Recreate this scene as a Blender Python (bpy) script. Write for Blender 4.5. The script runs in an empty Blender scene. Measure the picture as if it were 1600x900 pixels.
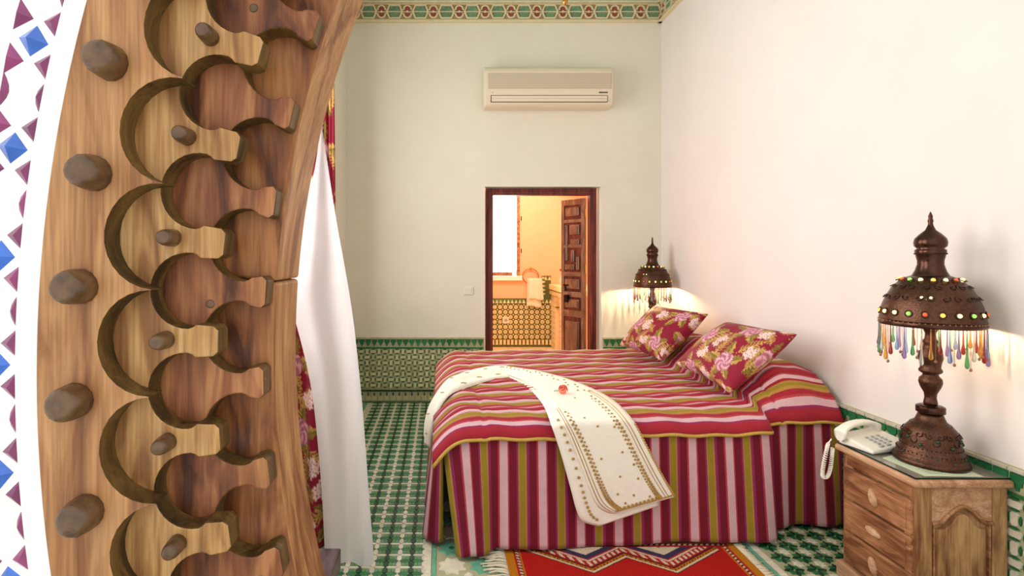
import bpy, bmesh, math, random
import numpy as np
from mathutils import Vector, Matrix

# ------------------------------------------------------------------ camera, world, large lights
scene = bpy.context.scene
COL = scene.collection
F = 820.0; VX, VY = 688.0, 401.0; EYE = 1.25
cam_d = bpy.data.cameras.new('camera'); cam = bpy.data.objects.new('camera', cam_d); COL.objects.link(cam)
cam_d.sensor_width = 36.0; cam_d.lens = F / 1600 * 36.0
cam_d.shift_x = (800 - VX) / 1600; cam_d.shift_y = -(450 - VY) / 1600
cam_d.clip_start = 0.02
cam.location = (0, 0, EYE); cam.rotation_euler = (math.pi / 2, 0, 0)
scene.camera = cam
world = bpy.data.worlds.new('daylight'); scene.world = world; world.use_nodes = True
bg = world.node_tree.nodes['Background']
bg.inputs[0].default_value = (1.0, 0.985, 0.97, 1); bg.inputs[1].default_value = 1.3
def area(name, loc, rot, sx, sy, power, col):
    l = bpy.data.lights.new(name, 'AREA'); l.shape = 'RECTANGLE'; l.size = sx; l.size_y = sy
    l.energy = power; l.color = col
    o = bpy.data.objects.new(name, l); COL.objects.link(o); o.location = loc; o.rotation_euler = rot
    return o
def point(name, loc, power, col, radius=0.03, parent=None):
    l = bpy.data.lights.new(name, 'POINT'); l.energy = power; l.color = col; l.shadow_soft_size = radius
    o = bpy.data.objects.new(name, l); COL.objects.link(o); o.location = loc
    if parent: o.parent = parent
    return o
# daylight outside the bedroom window (in the left wall) and the bathroom window, plus an added fill
area('window_daylight', (-1.15, 1.5, 1.85), (0, -math.pi / 2, 0), 1.9, 1.2, 38, (1.0, 0.98, 0.97))
area('added_window_fill', (-1.15, 3.2, 1.85), (0, -math.pi / 2, 0), 1.9, 1.2, 46, (1.0, 0.98, 0.95))  # added fill through an unseen second window, evens out the back wall
area('bathroom_daylight', (0.85, 7.9, 1.7), (-math.pi / 2, 0, 0), 0.8, 1.3, 90, (1.0, 0.97, 0.92))
point('bathroom_ceiling_bulb', (1.15, 6.1, 2.42), 56, (1.0, 0.86, 0.72), 0.08)
vs = scene.view_settings
vs.view_transform = 'Standard'; vs.look = 'None'; vs.exposure = 0.08; vs.gamma = 1.0; vs.use_curve_mapping = False

random.seed(7); np.random.seed(7)
PI = math.pi
def P(u, v, y): return Vector(((u - VX) * y / F, y, EYE - (v - VY) * y / F))
def sst(a, b, x):
    t = min(1.0, max(0.0, (x - a) / (b - a))); return t * t * (3 - 2 * t)
def lerp(a, b, t): return a + (b - a) * t
def curve(pts, x):
    """piecewise-linear lookup in a list of (x, value)"""
    if x <= pts[0][0]: return pts[0][1]
    for (a, va), (b, vb) in zip(pts, pts[1:]):
        if x <= b: return va + (vb - va) * (x - a) / (b - a)
    return pts[-1][1]
def smooth_curve(pts, n):
    """Catmull-Rom through points (tuples), n samples"""
    P_ = [np.array(p, float) for p in pts]; P_ = [2 * P_[0] - P_[1]] + P_ + [2 * P_[-1] - P_[-2]]
    m = len(P_) - 3; out = []
    for i in range(n):
        t = i / (n - 1) * m; k = min(int(t), m - 1); t -= k
        a, b, c, d = P_[k:k + 4]
        out.append(0.5 * ((2 * b) + (c - a) * t + (2 * a - 5 * b + 4 * c - d) * t * t + (3 * b - a - 3 * c + d) * t ** 3))
    return out
def lin(r, g, b):
    f = lambda c: (c / 255 / 12.92) if c / 255 <= 0.04045 else ((c / 255 + 0.055) / 1.055) ** 2.4
    return (f(r), f(g), f(b), 1)

# ------------------------------------------------------------------ materials
def base_mat(name, rough=0.6, metal=0.0):
    m = bpy.data.materials.new(name); m.use_nodes = True
    nt = m.node_tree; b = nt.nodes['Principled BSDF']
    b.inputs['Roughness'].default_value = rough; b.inputs['Metallic'].default_value = metal
    return m, nt, b
def N(nt, t, **kw):
    n = nt.nodes.new(t)
    for k, v in kw.items(): setattr(n, k, v)
    return n
def plain(name, c, rough=0.6, metal=0.0, var=0.12, scale=20, bump=0.0, bscale=80, rnd=0.0, spec=0.5, coat=0.0):
    """colour with soft procedural mottling, per-object tint and fine relief"""
    m, nt, b = base_mat(name, rough, metal); L = nt.links
    tc = N(nt, 'ShaderNodeTexCoord'); no = N(nt, 'ShaderNodeTexNoise'); no.inputs['Scale'].default_value = scale; no.inputs['Detail'].default_value = 4
    L.new(tc.outputs['Object'], no.inputs['Vector'])
    hs = N(nt, 'ShaderNodeHueSaturation'); hs.inputs['Color'].default_value = c
    mr = N(nt, 'ShaderNodeMapRange'); mr.inputs['From Min'].default_value = 0.25; mr.inputs['From Max'].default_value = 0.75
    mr.inputs['To Min'].default_value = 1 - var; mr.inputs['To Max'].default_value = 1 + var
    L.new(no.outputs['Fac'], mr.inputs['Value'])
    if rnd:
        oi = N(nt, 'ShaderNodeObjectInfo'); r2 = N(nt, 'ShaderNodeMapRange')
        r2.inputs['To Min'].default_value = 1 - rnd; r2.inputs['To Max'].default_value = 1 + rnd
        L.new(oi.outputs['Random'], r2.inputs['Value'])
        mu = N(nt, 'ShaderNodeMath', operation='MULTIPLY'); L.new(mr.outputs[0], mu.inputs[0]); L.new(r2.outputs[0], mu.inputs[1]); L.new(mu.outputs[0], hs.inputs['Value'])
    else: L.new(mr.outputs[0], hs.inputs['Value'])
    L.new(hs.outputs['Color'], b.inputs['Base Color'])
    b.inputs['Specular IOR Level'].default_value = spec
    if coat: b.inputs['Coat Weight'].default_value = coat
    if bump:
        n2 = N(nt, 'ShaderNodeTexNoise'); n2.inputs['Scale'].default_value = bscale; n2.inputs['Detail'].default_value = 3
        L.new(tc.outputs['Object'], n2.inputs['Vector'])
        bp = N(nt, 'ShaderNodeBump'); bp.inputs['Strength'].default_value = bump; bp.inputs['Distance'].default_value = 0.01
        L.new(n2.outputs['Fac'], bp.inputs['Height']); L.new(bp.outputs[0], b.inputs['Normal'])
    return m
def wood(name, c1, c2, c3, stretch=(9, 9, 1.2), wave=2.2, rough=0.5, bump=0.15, rot=(0, 0, 0), spec=0.4):
    m, nt, b = base_mat(name, rough); L = nt.links
    tc = N(nt, 'ShaderNodeTexCoord'); mp = N(nt, 'ShaderNodeMapping'); mp.inputs['Scale'].default_value = stretch; mp.inputs['Rotation'].default_value = rot
    L.new(tc.outputs['Object'], mp.inputs['Vector'])
    n1 = N(nt, 'ShaderNodeTexNoise'); n1.inputs['Scale'].default_value = wave; n1.inputs['Detail'].default_value = 6; n1.inputs['Distortion'].default_value = 1.4
    L.new(mp.outputs[0], n1.inputs['Vector'])
    mp2 = N(nt, 'ShaderNodeMapping'); mp2.inputs['Scale'].default_value = tuple(s * 6 if s > 3 else s * 1.5 for s in stretch); mp2.inputs['Rotation'].default_value = rot
    L.new(tc.outputs['Object'], mp2.inputs['Vector'])
    n2 = N(nt, 'ShaderNodeTexNoise'); n2.inputs['Scale'].default_value = 4; n2.inputs['Detail'].default_value = 5
    L.new(mp2.outputs[0], n2.inputs['Vector'])
    cr = N(nt, 'ShaderNodeValToRGB'); e = cr.color_ramp.elements
    e[0].position = 0.36; e[0].color = c1; e[1].position = 0.64; e[1].color = c3
    x = e.new(0.5); x.color = c2
    L.new(n1.outputs['Fac'], cr.inputs[0])
    mx = N(nt, 'ShaderNodeMix', data_type='RGBA', blend_type='MULTIPLY'); mx.inputs[0].default_value = 0.55
    L.new(cr.outputs[0], mx.inputs[6])
    c2r = N(nt, 'ShaderNodeValToRGB'); c2r.color_ramp.elements[0].position = 0.3; c2r.color_ramp.elements[0].color = (0.35, 0.3, 0.28, 1)
    c2r.color_ramp.elements[1].position = 0.62; c2r.color_ramp.elements[1].color = (1, 1, 1, 1)
    L.new(n2.outputs['Fac'], c2r.inputs[0]); L.new(c2r.outputs[0], mx.inputs[7])
    L.new(mx.outputs[2], b.inputs['Base Color'])
    bp = N(nt, 'ShaderNodeBump'); bp.inputs['Strength'].default_value = bump; bp.inputs['Distance'].default_value = 0.004
    L.new(n2.outputs['Fac'], bp.inputs['Height']); L.new(bp.outputs[0], b.inputs['Normal'])
    b.inputs['Specular IOR Level'].default_value = spec
    return m
def attr_mat(name, rough=0.85, bump=0.2, bscale=400, sheen=0.2):
    m, nt, b = base_mat(name, rough); L = nt.links
    at = N(nt, 'ShaderNodeVertexColor', layer_name='dye'); L.new(at.outputs[0], b.inputs['Base Color'])
    tc = N(nt, 'ShaderNodeTexCoord'); n2 = N(nt, 'ShaderNodeTexNoise'); n2.inputs['Scale'].default_value = bscale
    L.new(tc.outputs['Object'], n2.inputs['Vector'])
    bp = N(nt, 'ShaderNodeBump'); bp.inputs['Strength'].default_value = bump; bp.inputs['Distance'].default_value = 0.003
    L.new(n2.outputs['Fac'], bp.inputs['Height']); L.new(bp.outputs[0], b.inputs['Normal'])
    b.inputs['Sheen Weight'].default_value = sheen; b.inputs['Specular IOR Level'].default_value = 0.2
    return m
def stripes(name, period, stops):
    m, nt, b = base_mat(name, 0.75); L = nt.links
    uv = N(nt, 'ShaderNodeUVMap', uv_map='UVMap'); sx = N(nt, 'ShaderNodeSeparateXYZ'); L.new(uv.outputs[0], sx.inputs[0])
    tc = N(nt, 'ShaderNodeTexCoord'); no = N(nt, 'ShaderNodeTexNoise'); no.inputs['Scale'].default_value = 260; L.new(tc.outputs['Object'], no.inputs['Vector'])
    ma = N(nt, 'ShaderNodeMath', operation='MULTIPLY_ADD'); ma.inputs[1].default_value = 0.003; L.new(no.outputs['Fac'], ma.inputs[0]); L.new(sx.outputs[0], ma.inputs[2])
    dv = N(nt, 'ShaderNodeMath', operation='DIVIDE'); dv.inputs[1].default_value = period; L.new(ma.outputs[0], dv.inputs[0])
    fr = N(nt, 'ShaderNodeMath', operation='FRACT'); L.new(dv.outputs[0], fr.inputs[0])
    cr = N(nt, 'ShaderNodeValToRGB'); cr.color_ramp.interpolation = 'CONSTANT'; e = cr.color_ramp.elements
    e[0].position = 0; e[0].color = stops[0][1]; e[1].position = stops[1][0]; e[1].color = stops[1][1]
    for p, c in stops[2:]: k = e.new(p); k.color = c
    L.new(fr.outputs[0], cr.inputs[0])
    n3 = N(nt, 'ShaderNodeTexNoise'); n3.inputs['Scale'].default_value = 14; n3.inputs['Detail'].default_value = 4; L.new(tc.outputs['Object'], n3.inputs['Vector'])
    mr = N(nt, 'ShaderNodeMapRange'); mr.inputs['To Min'].default_value = 0.82; mr.inputs['To Max'].default_value = 1.18; L.new(n3.outputs['Fac'], mr.inputs['Value'])
    hs = N(nt, 'ShaderNodeHueSaturation'); L.new(cr.outputs[0], hs.inputs['Color']); L.new(mr.outputs[0], hs.inputs['Value'])
    L.new(hs.outputs[0], b.inputs['Base Color'])
    bp = N(nt, 'ShaderNodeBump'); bp.inputs['Strength'].default_value = 0.25; bp.inputs['Distance'].default_value = 0.002
    L.new(no.outputs['Fac'], bp.inputs['Height']); L.new(bp.outputs[0], b.inputs['Normal'])
    b.inputs['Sheen Weight'].default_value = 0.05; b.inputs['Specular IOR Level'].default_value = 0.25
    return m
def glow(name, c, strength):
    m, nt, b = base_mat(name, 0.3); b.inputs['Base Color'].default_value = c
    b.inputs['Emission Color'].default_value = c; b.inputs['Emission Strength'].default_value = strength
    return m
def glassy(name, c, rough=0.08, trans=0.85):
    m, nt, b = base_mat(name, rough); b.inputs['Base Color'].default_value = c
    b.inputs['Transmission Weight'].default_value = trans; b.inputs['IOR'].default_value = 1.3
    return m

M = {}
M['wall_back'] = plain('plaster_ivory', lin(229, 222, 205), 0.85, var=0.03, scale=3, bump=0.06, bscale=60)
M['wall_right'] = plain('plaster_cream', lin(236, 225, 219), 0.85, var=0.03, scale=3, bump=0.06, bscale=60)
M['ceiling'] = plain('ceiling_teal', lin(196, 222, 208), 0.8, var=0.05)
M['orange'] = plain('plaster_orange', lin(240, 190, 152), 0.8, var=0.05, scale=4)
M['white_plaster'] = plain('plaster_white', lin(250, 248, 244), 0.8, var=0.02, bump=0.1, bscale=40)
M['grout'] = plain('grout', lin(170, 168, 132), 0.8, var=0.08)
M['grout_dark'] = plain('grout_olive', lin(92, 96, 48), 0.8, var=0.08)
TR = dict(rough=0.22, var=0.14, rnd=0.16, bump=0.05, bscale=90)
M['t_white'] = plain('tile_white', lin(214, 206, 184), **TR)
M['t_sand'] = plain('tile_sand', lin(200, 197, 152), **TR)
M['t_green'] = plain('tile_green', lin(38, 112, 66), **TR)
M['t_dark'] = plain('tile_dark_green', lin(14, 62, 42), **TR)
M['t_light'] = plain('tile_light_green', lin(84, 136, 84), **TR)
M['t_grey'] = plain('tile_grey_green', lin(96, 136, 112), **TR)
M['t_teal'] = plain('tile_teal', lin(104, 168, 142), **TR)
M['t_cream'] = plain('tile_cream', lin(236, 222, 172), **TR)
M['t_blue'] = plain('tile_blue', lin(70, 120, 215), rough=0.2, var=0.25, scale=30, rnd=0.15)
M['t_purple'] = plain('tile_purple', lin(140, 62, 108), rough=0.3, var=0.25, scale=30, rnd=0.15)
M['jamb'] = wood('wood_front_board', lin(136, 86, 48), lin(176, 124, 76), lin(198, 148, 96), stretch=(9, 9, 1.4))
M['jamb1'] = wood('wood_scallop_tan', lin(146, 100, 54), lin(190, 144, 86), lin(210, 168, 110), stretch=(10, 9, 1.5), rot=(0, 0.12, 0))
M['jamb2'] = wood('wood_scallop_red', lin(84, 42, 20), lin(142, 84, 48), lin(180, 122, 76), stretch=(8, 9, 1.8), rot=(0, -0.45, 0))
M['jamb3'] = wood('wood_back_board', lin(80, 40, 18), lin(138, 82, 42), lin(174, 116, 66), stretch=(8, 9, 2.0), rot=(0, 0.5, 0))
M['peg'] = plain('wood_peg', lin(98, 72, 46), 0.32, var=0.4, scale=60, bump=0.25, bscale=70, rnd=0.1)
M['edge'] = wood('wood_cut_edge', lin(66, 48, 22), lin(96, 72, 34), lin(120, 92, 46), stretch=(9, 9, 2))
M['mahogany'] = wood('wood_mahogany', lin(78, 24, 16), lin(112, 42, 28), lin(130, 56, 38), stretch=(12, 12, 1))
M['leaf'] = wood('wood_carved_door', lin(112, 72, 50), lin(140, 96, 70), lin(166, 122, 92), stretch=(7, 7, 1.5), rough=0.3, spec=0.8)
M['stand'] = wood('wood_walnut', lin(124, 76, 46), lin(166, 112, 74), lin(190, 138, 96), stretch=(8, 2.0, 8), rough=0.42)
M['stand_v'] = wood('wood_walnut_panel', lin(120, 76, 46), lin(168, 122, 80), lin(196, 152, 104), stretch=(7, 7, 1.3), rough=0.42, rot=(0, 0.35, 0))
M['stand_top'] = wood('wood_walnut_top', lin(168, 118, 84), lin(198, 150, 112), lin(212, 168, 130), stretch=(5, 2, 8), rough=0.45)
M['bench'] = wood('wood_dark_bench', lin(50, 34, 38), lin(80, 58, 62), lin(104, 78, 80), stretch=(14, 2, 14), rough=0.35)
M['bronze'] = plain('bronze_dark', lin(84, 56, 42), 0.30, 0.9, var=0.3, scale=130, bump=0.16, bscale=260)
M['bronze_s'] = plain('bronze_smooth', lin(76, 50, 40), 0.26, 0.92, var=0.2, scale=40, bump=0.1)
M['brass'] = plain('brass', lin(190, 130, 60), 0.3, 0.9, var=0.15)
M['iron'] = plain('iron', lin(40, 34, 30), 0.4, 0.8)
M['plastic'] = plain('plastic_white', lin(232, 226, 212), 0.35, var=0.02, spec=0.5)
M['plastic_grey'] = plain('plastic_grey', lin(166, 168, 160), 0.4, var=0.03)
M['ac'] = plain('plastic_ivory', lin(228, 212, 186), 0.4, var=0.02)
M['ac_grille'] = plain('plastic_grille', lin(184, 166, 142), 0.6, var=0.06, scale=90)
M['dark'] = plain('dark_gap', lin(60, 36, 26), 0.7)
M['linen'] = plain('linen_white', lin(240, 234, 226), 0.85, var=0.03, bump=0.1, bscale=200)
M['towel'] = plain('towel_white', lin(250, 240, 220), 0.95, var=0.03, bump=0.5, bscale=260)
M['robe'] = plain('robe_ivory', lin(242, 235, 220), 0.7, var=0.03, bump=0.12, bscale=120)
M['gold'] = plain('gold_thread', lin(186, 148, 78), 0.5, 0.25, var=0.25, scale=120, bump=0.3, bscale=260)
M['rose'] = plain('rose_petal', lin(246, 132, 110), 0.6, var=0.1)
M['stem'] = plain('stem_green', lin(70, 92, 50), 0.6)
M['piping'] = plain('piping_gold', lin(188, 152, 66), 0.7, var=0.1, scale=40)
M['paper'] = plain('paper_green', lin(206, 214, 182), 0.7, var=0.02)
M['ink'] = plain('ink', lin(120, 134, 108), 0.7)
M['fringe'] = plain('wool_white', lin(226, 214, 188), 0.95, var=0.08)
M['cornice'] = plain('cornice_cream', lin(226, 212, 172), 0.7, var=0.05)
M['cornice_gr'] = plain('cornice_brown', lin(172, 142, 98), 0.8, var=0.15)
M['c_green'] = plain('paint_green', lin(110, 142, 108), 0.7, var=0.3, scale=40, rnd=0.1)
M['c_red'] = plain('paint_red', lin(150, 68, 50), 0.7, var=0.25, scale=40, rnd=0.1)
M['floral'] = attr_mat('floral_brocade', 0.6, 0.2, 500, 0.05)
M['rug'] = attr_mat('rug_wool', 0.95, 0.8, 350, 0.0)
maroon, red, magenta = lin(112, 14, 38), lin(156, 32, 46), lin(142, 38, 88)
pinkw, olive, coral, gold_s = lin(208, 168, 174), lin(148, 124, 36), lin(178, 58, 68), lin(172, 130, 62)
M['skirt'] = stripes('striped_skirt', 0.165, [(0, pinkw), (0.20, coral), (0.235, maroon), (0.43, magenta), (0.48, gold_s), (0.50, olive), (0.66, gold_s), (0.69, magenta), (0.76, maroon), (0.95, coral)])
M['quilt'] = stripes('striped_quilt', 0.172, [(0, red), (0.20, magenta), (0.24, pinkw), (0.38, coral), (0.42, red), (0.58, gold_s), (0.64, olive), (0.71, gold_s), (0.76, red), (0.87, pinkw), (0.95, coral)])
M['glass'] = glassy('glass_clear', (0.86, 0.93, 0.88, 1), 0.02, 0.9)
M['glass_edge'] = plain('glass_edge', lin(20, 44, 36), 0.2)
M['bulb'] = glow('bulb', (1.0, 0.78, 0.42, 1), 14)
JEW = [glow('jewel_amber', (1.0, 0.55, 0.10, 1), .9), glow('jewel_green', (0.30, 0.70, 0.12, 1), 0.7), glow('jewel_red', (0.62, 0.10, 0.03, 1), 0.5), glow('jewel_yellow', (1.0, 0.80, 0.36, 1), 1.5)]  # emission stands in for bulb light coming through the jewels
DROPS = [glassy('drop_' + n, c) for n, c in (('amber', (0.85, 0.45, 0.1, 1)), ('red', (0.45, 0.06, 0.05, 1)), ('blue', (0.35, 0.55, 0.9, 1)), ('violet', (0.40, 0.28, 0.60, 1)), ('green', (0.15, 0.5, 0.2, 1)), ('clear', (0.85, 0.85, 0.8, 1)))]
M['chain'] = plain('chain', lin(150, 110, 84), 0.4, 0.6)
def sheer_mat():
    m = bpy.data.materials.new('sheer_voile'); m.use_nodes = True; nt = m.node_tree; L = nt.links
    out = nt.nodes['Material Output']; nt.nodes.remove(nt.nodes['Principled BSDF'])
    d = N(nt, 'ShaderNodeBsdfDiffuse'); d.inputs[0].default_value = (0.93, 0.92, 0.94, 1)
    t = N(nt, 'ShaderNodeBsdfTranslucent'); t.inputs[0].default_value = (0.95, 0.94, 0.96, 1)
    tr = N(nt, 'ShaderNodeBsdfTransparent')
    a = N(nt, 'ShaderNodeMixShader'); a.inputs[0].default_value = 0.5; L.new(d.outputs[0], a.inputs[1]); L.new(t.outputs[0], a.inputs[2])
    b = N(nt, 'ShaderNodeMixShader'); b.inputs[0].default_value = 0.10; L.new(a.outputs[0], b.inputs[1]); L.new(tr.outputs[0], b.inputs[2])
    no = N(nt, 'ShaderNodeTexNoise'); no.inputs['Scale'].default_value = 500
    bp = N(nt, 'ShaderNodeBump'); bp.inputs['Strength'].default_value = 0.1; L.new(no.outputs['Fac'], bp.inputs['Height']); L.new(bp.outputs[0], d.inputs['Normal'])
    L.new(b.outputs[0], out.inputs[0]); return m
M['sheer'] = sheer_mat()

# ------------------------------------------------------------------ mesh helpers
class MB:
    def __init__(s): s.v = []; s.f = []; s.mi = []; s.uv = None
    def add(s, verts, faces, mi=0):
        o = len(s.v); s.v += [tuple(p) for p in verts]; s.f += [tuple(i + o for i in f) for f in faces]; s.mi += [mi] * len(faces); return s
    def box(s, x0, x1, y0, y1, z0, z1, mi=0):
        v = [(x, y, z) for z in (z0, z1) for y in (y0, y1) for x in (x0, x1)]
        return s.add(v, [(0, 2, 3, 1), (4, 5, 7, 6), (0, 1, 5, 4), (2, 6, 7, 3), (0, 4, 6, 2), (1, 3, 7, 5)], mi)
    def prism(s, poly, a0, a1, axis='z', mi=0, side_mi=None, top=1.0, back=True):
        """extrude 2-D polygon; axis z: (x,y); axis y: (x,z) with a = y; axis x: (y,z) with a = x; top = taper of the a1 face"""
        n = len(poly); cx = sum(p[0] for p in poly) / n; cy = sum(p[1] for p in poly) / n
        def put(p, a):
            return {'z': (p[0], p[1], a), 'y': (p[0], a, p[1]), 'x': (a, p[0], p[1])}[axis]
        v = [put(p, a0) for p in poly] + [put((cx + (p[0] - cx) * top, cy + (p[1] - cy) * top), a1) for p in poly]
        s.add(v, [tuple(range(n, 2 * n))] + ([tuple(reversed(range(n)))] if back else []), mi)
        o = len(s.v) - 2 * n
        for i in range(n):
            j = (i + 1) % n; s.f.append((o + i, o + j, o + n + j, o + n + i)); s.mi.append(mi if side_mi is None else side_mi)
        return s
    def lathe(s, prof, n=24, c=(0, 0, 0), mi=0, caps=True):
        v = []; f = []
        for r, z in prof:
            for k in range(n):
                a = 2 * PI * k / n; v.append((c[0] + r * math.cos(a), c[1] + r * math.sin(a), c[2] + z))
        for i in range(len(prof) - 1):
            for k in range(n):
                j = (k + 1) % n; f.append((i * n + k, i * n + j, (i + 1) * n + j, (i + 1) * n + k))
        if caps: f.append(tuple(reversed(range(n)))); f.append(tuple((len(prof) - 1) * n + k for k in range(n)))
        return s.add(v, f, mi)
    def tube(s, path, r, n=8, mi=0, caps=True):
        path = [Vector(p) for p in path]; v = []; f = []; m = len(path)
        up = Vector((0, 0, 1)); prev = None
        for i, p in enumerate(path):
            t = (path[min(i + 1, m - 1)] - path[max(i - 1, 0)])
            t = t.normalized() if t.length > 1e-9 else Vector((0, 0, 1))
            if prev is None:
                a = t.cross(up);
                if a.length < 1e-3: a = t.cross(Vector((1, 0, 0)))
            else: a = prev - t * prev.dot(t)
            a.normalize(); b = t.cross(a); prev = a
            rr = r[i] if isinstance(r, (list, tuple)) else r
            for k in range(n):
                w = 2 * PI * k / n; q = p + a * (rr * math.cos(w)) + b * (rr * math.sin(w)); v.append(q)
        for i in range(m - 1):
            for k in range(n):
                j = (k + 1) % n; f.append((i * n + k, i * n + j, (i + 1) * n + j, (i + 1) * n + k))
        if caps: f.append(tuple(reversed(range(n)))); f.append(tuple((m - 1) * n + k for k in range(n)))
        return s.add(v, f, mi)
    def ball(s, c, rx, ry=None, rz=None, n=10, m=6, mi=0):
        ry = ry or rx; rz = rz or rx; v = [(c[0], c[1], c[2] - rz)]; f = []
        for i in range(1, m):
            a = PI * i / m
            for k in range(n):
                w = 2 * PI * k / n; v.append((c[0] + rx * math.sin(a) * math.cos(w), c[1] + ry * math.sin(a) * math.sin(w), c[2] - rz * math.cos(a)))
        v.append((c[0], c[1], c[2] + rz)); e = len(v) - 1
        for k in range(n):
            j = (k + 1) % n; f.append((0, 1 + j, 1 + k)); f.append((e, e - n + k, e - n + j))
        for i in range(m - 2):
            for k in range(n):
                j = (k + 1) % n; f.append((1 + i * n + k, 1 + i * n + j, 1 + (i + 1) * n + j, 1 + (i + 1) * n + k))
        return s.add(v, f, mi)
    def grid(s, pts, mi=0):
        """pts: list of rows of points"""
        h, w = len(pts), len(pts[0]); v = [p for r in pts for p in r]
        return s.add(v, [(i * w + j, i * w + j + 1, (i + 1) * w + j + 1, (i + 1) * w + j) for i in range(h - 1) for j in range(w - 1)], mi)
    def mesh(s, name, mats, smooth=False):
        me = bpy.data.meshes.new(name); me.from_pydata(s.v, [], s.f)
        for m in (mats if isinstance(mats, (list, tuple)) else [mats]): me.materials.append(m)
        if len(set(s.mi)) > 1: me.polygons.foreach_set('material_index', s.mi)
        bm = bmesh.new(); bm.from_mesh(me); bmesh.ops.recalc_face_normals(bm, faces=bm.faces[:]); bm.to_mesh(me); bm.free()
        if smooth: me.polygons.foreach_set('use_smooth', [True] * len(me.polygons))
        me.update(); return me
    def build(s, name, mats, parent=None, smooth=False, bevel=0, origin=None, world=True, shift=None, solid=0, sub=0, seg=2):
        """verts are world coordinates (when the parent is a plain translated Empty they are shifted to it)"""
        off = Vector((0, 0, 0))
        if shift is not None: off = Vector(shift)
        elif parent is not None and world: off = Vector(parent.location)
        elif origin is not None: off = Vector(origin)
        if off.length: s.v = [(x - off.x, y - off.y, z - off.z) for x, y, z in s.v]
        o = bpy.data.objects.new(name, s.mesh(name, mats, smooth)); COL.objects.link(o)
        if parent is not None: o.parent = parent
        elif origin is not None: o.location = off
        if solid:
            md = o.modifiers.new('thickness', 'SOLIDIFY'); md.thickness = solid; md.offset = 0
        if bevel:
            md = o.modifiers.new('bevel', 'BEVEL'); md.width = bevel; md.segments = seg; md.limit_method = 'ANGLE'; md.angle_limit = 0.6; md.harden_normals = False
        if sub:
            md = o.modifiers.new('smooth', 'SUBSURF'); md.levels = sub; md.render_levels = sub
        return o
def tag(o, label, cat=None, group=None, kind=None):
    o['label'] = label
    if cat: o['category'] = cat
    if group: o['group'] = group
    if kind: o['kind'] = kind
    return o
def thing(name, label, cat, loc=(0, 0, 0), group=None, rz=0):
    o = bpy.data.objects.new(name, None); COL.objects.link(o); o.location = loc; o.rotation_euler.z = rz; o.empty_display_size = 0.1
    return tag(o, label, cat, group)
def struct(name, mb, mats, label, cat=None, **kw):
    o = mb.build(name, mats, **kw); o['kind'] = 'structure'; tag(o, label, cat or name.split('_')[0]); return o
def set_color(o, cols):
    """cols: (nverts,3) linear -> point colour attribute 'dye'"""
    me = o.data; a = me.color_attributes.new('dye', 'FLOAT_COLOR', 'POINT')
    c = np.ones((len(me.vertices), 4), np.float32); c[:, :3] = cols; a.data.foreach_set('color', c.ravel())
def set_uv(o, uv):
    """uv per vertex"""
    me = o.data; l = me.uv_layers.new(name='UVMap'); idx = np.empty(len(me.loops), np.int32); me.loops.foreach_get('vertex_index', idx)
    l.data.foreach_set('uv', np.asarray(uv, np.float32)[idx].ravel())
# tile pieces ------------------------------------------------------------
TPL = {}
def tpl(shape, poly, matkey, axis, h, top=0.93):
    k = (shape, matkey, axis)
    if k not in TPL:
        mb = MB(); mb.prism(poly, 0, h if axis == 'z' else -h, axis, top=top, back=False)
        TPL[k] = mb.mesh('tile_' + shape, M[matkey])
    return TPL[k]
def lay(parent, pieces, limit, name='tile', rot=0.0, stuff_name='small_tiles'):
    """pieces: (priority, shape, poly, matkey, axis, height, (x,y,z), piece rotation about the normal, always_stuff)"""
    pieces = sorted(pieces, key=lambda p: p[0]); n = 0; rest = {}
    for pr, shape, poly, mk, ax, h, loc, rr, st in pieces:
        me = tpl(shape, poly, mk, ax, h)
        if not st and n < limit:
            o = bpy.data.objects.new(name, me); COL.objects.link(o); o.parent = parent; o.location = loc; n += 1
            if ax == 'z': o.rotation_euler = (random.uniform(-.004, .004), random.uniform(-.004, .004), rr)
            else: o.rotation_euler = (0, rr, rot)
        else:
            if ax == 'z': R_ = Matrix.Rotation(rr, 4, 'Z')
            else: R_ = Matrix.Rotation(rot, 4, 'Z') @ Matrix.Rotation(rr, 4, 'Y')
            R_ = Matrix.Translation(loc) @ R_
            mb = rest.setdefault(mk, MB())
            mb.add([R_ @ v.co for v in me.vertices], [tuple(p.vertices) for p in me.polygons])
    if rest:
        mb = MB(); mats = []
        for i, (mk, m2) in enumerate(rest.items()): mb.add(m2.v, m2.f, i); mats.append(M[mk])
        o = mb.build(stuff_name, mats, parent); o['kind'] = 'stuff'
def rect(w, h): return [(-w / 2, -h / 2), (w / 2, -h / 2), (w / 2, h / 2), (-w / 2, h / 2)]
def hexl(a, b, t):  # elongated hexagon along second axis: half width a, half length b, shoulder t
    return [(0, -b), (a, -t), (a, t), (0, b), (-a, t), (-a, -t)]
def swap(p): return [(y, x) for x, y in p]
def lens(l, w, n=5):
    up = [(-l + 2 * l * i / n, w * math.sin(PI * i / n)) for i in range(n + 1)]
    return up + [(x, -y) for x, y in reversed(up[1:-1])]
def star8(r, q=0.72):
    return [((r if k % 2 == 0 else r * q) * math.cos(PI * k / 8), (r if k % 2 == 0 else r * q) * math.sin(PI * k / 8)) for k in range(16)]

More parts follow.
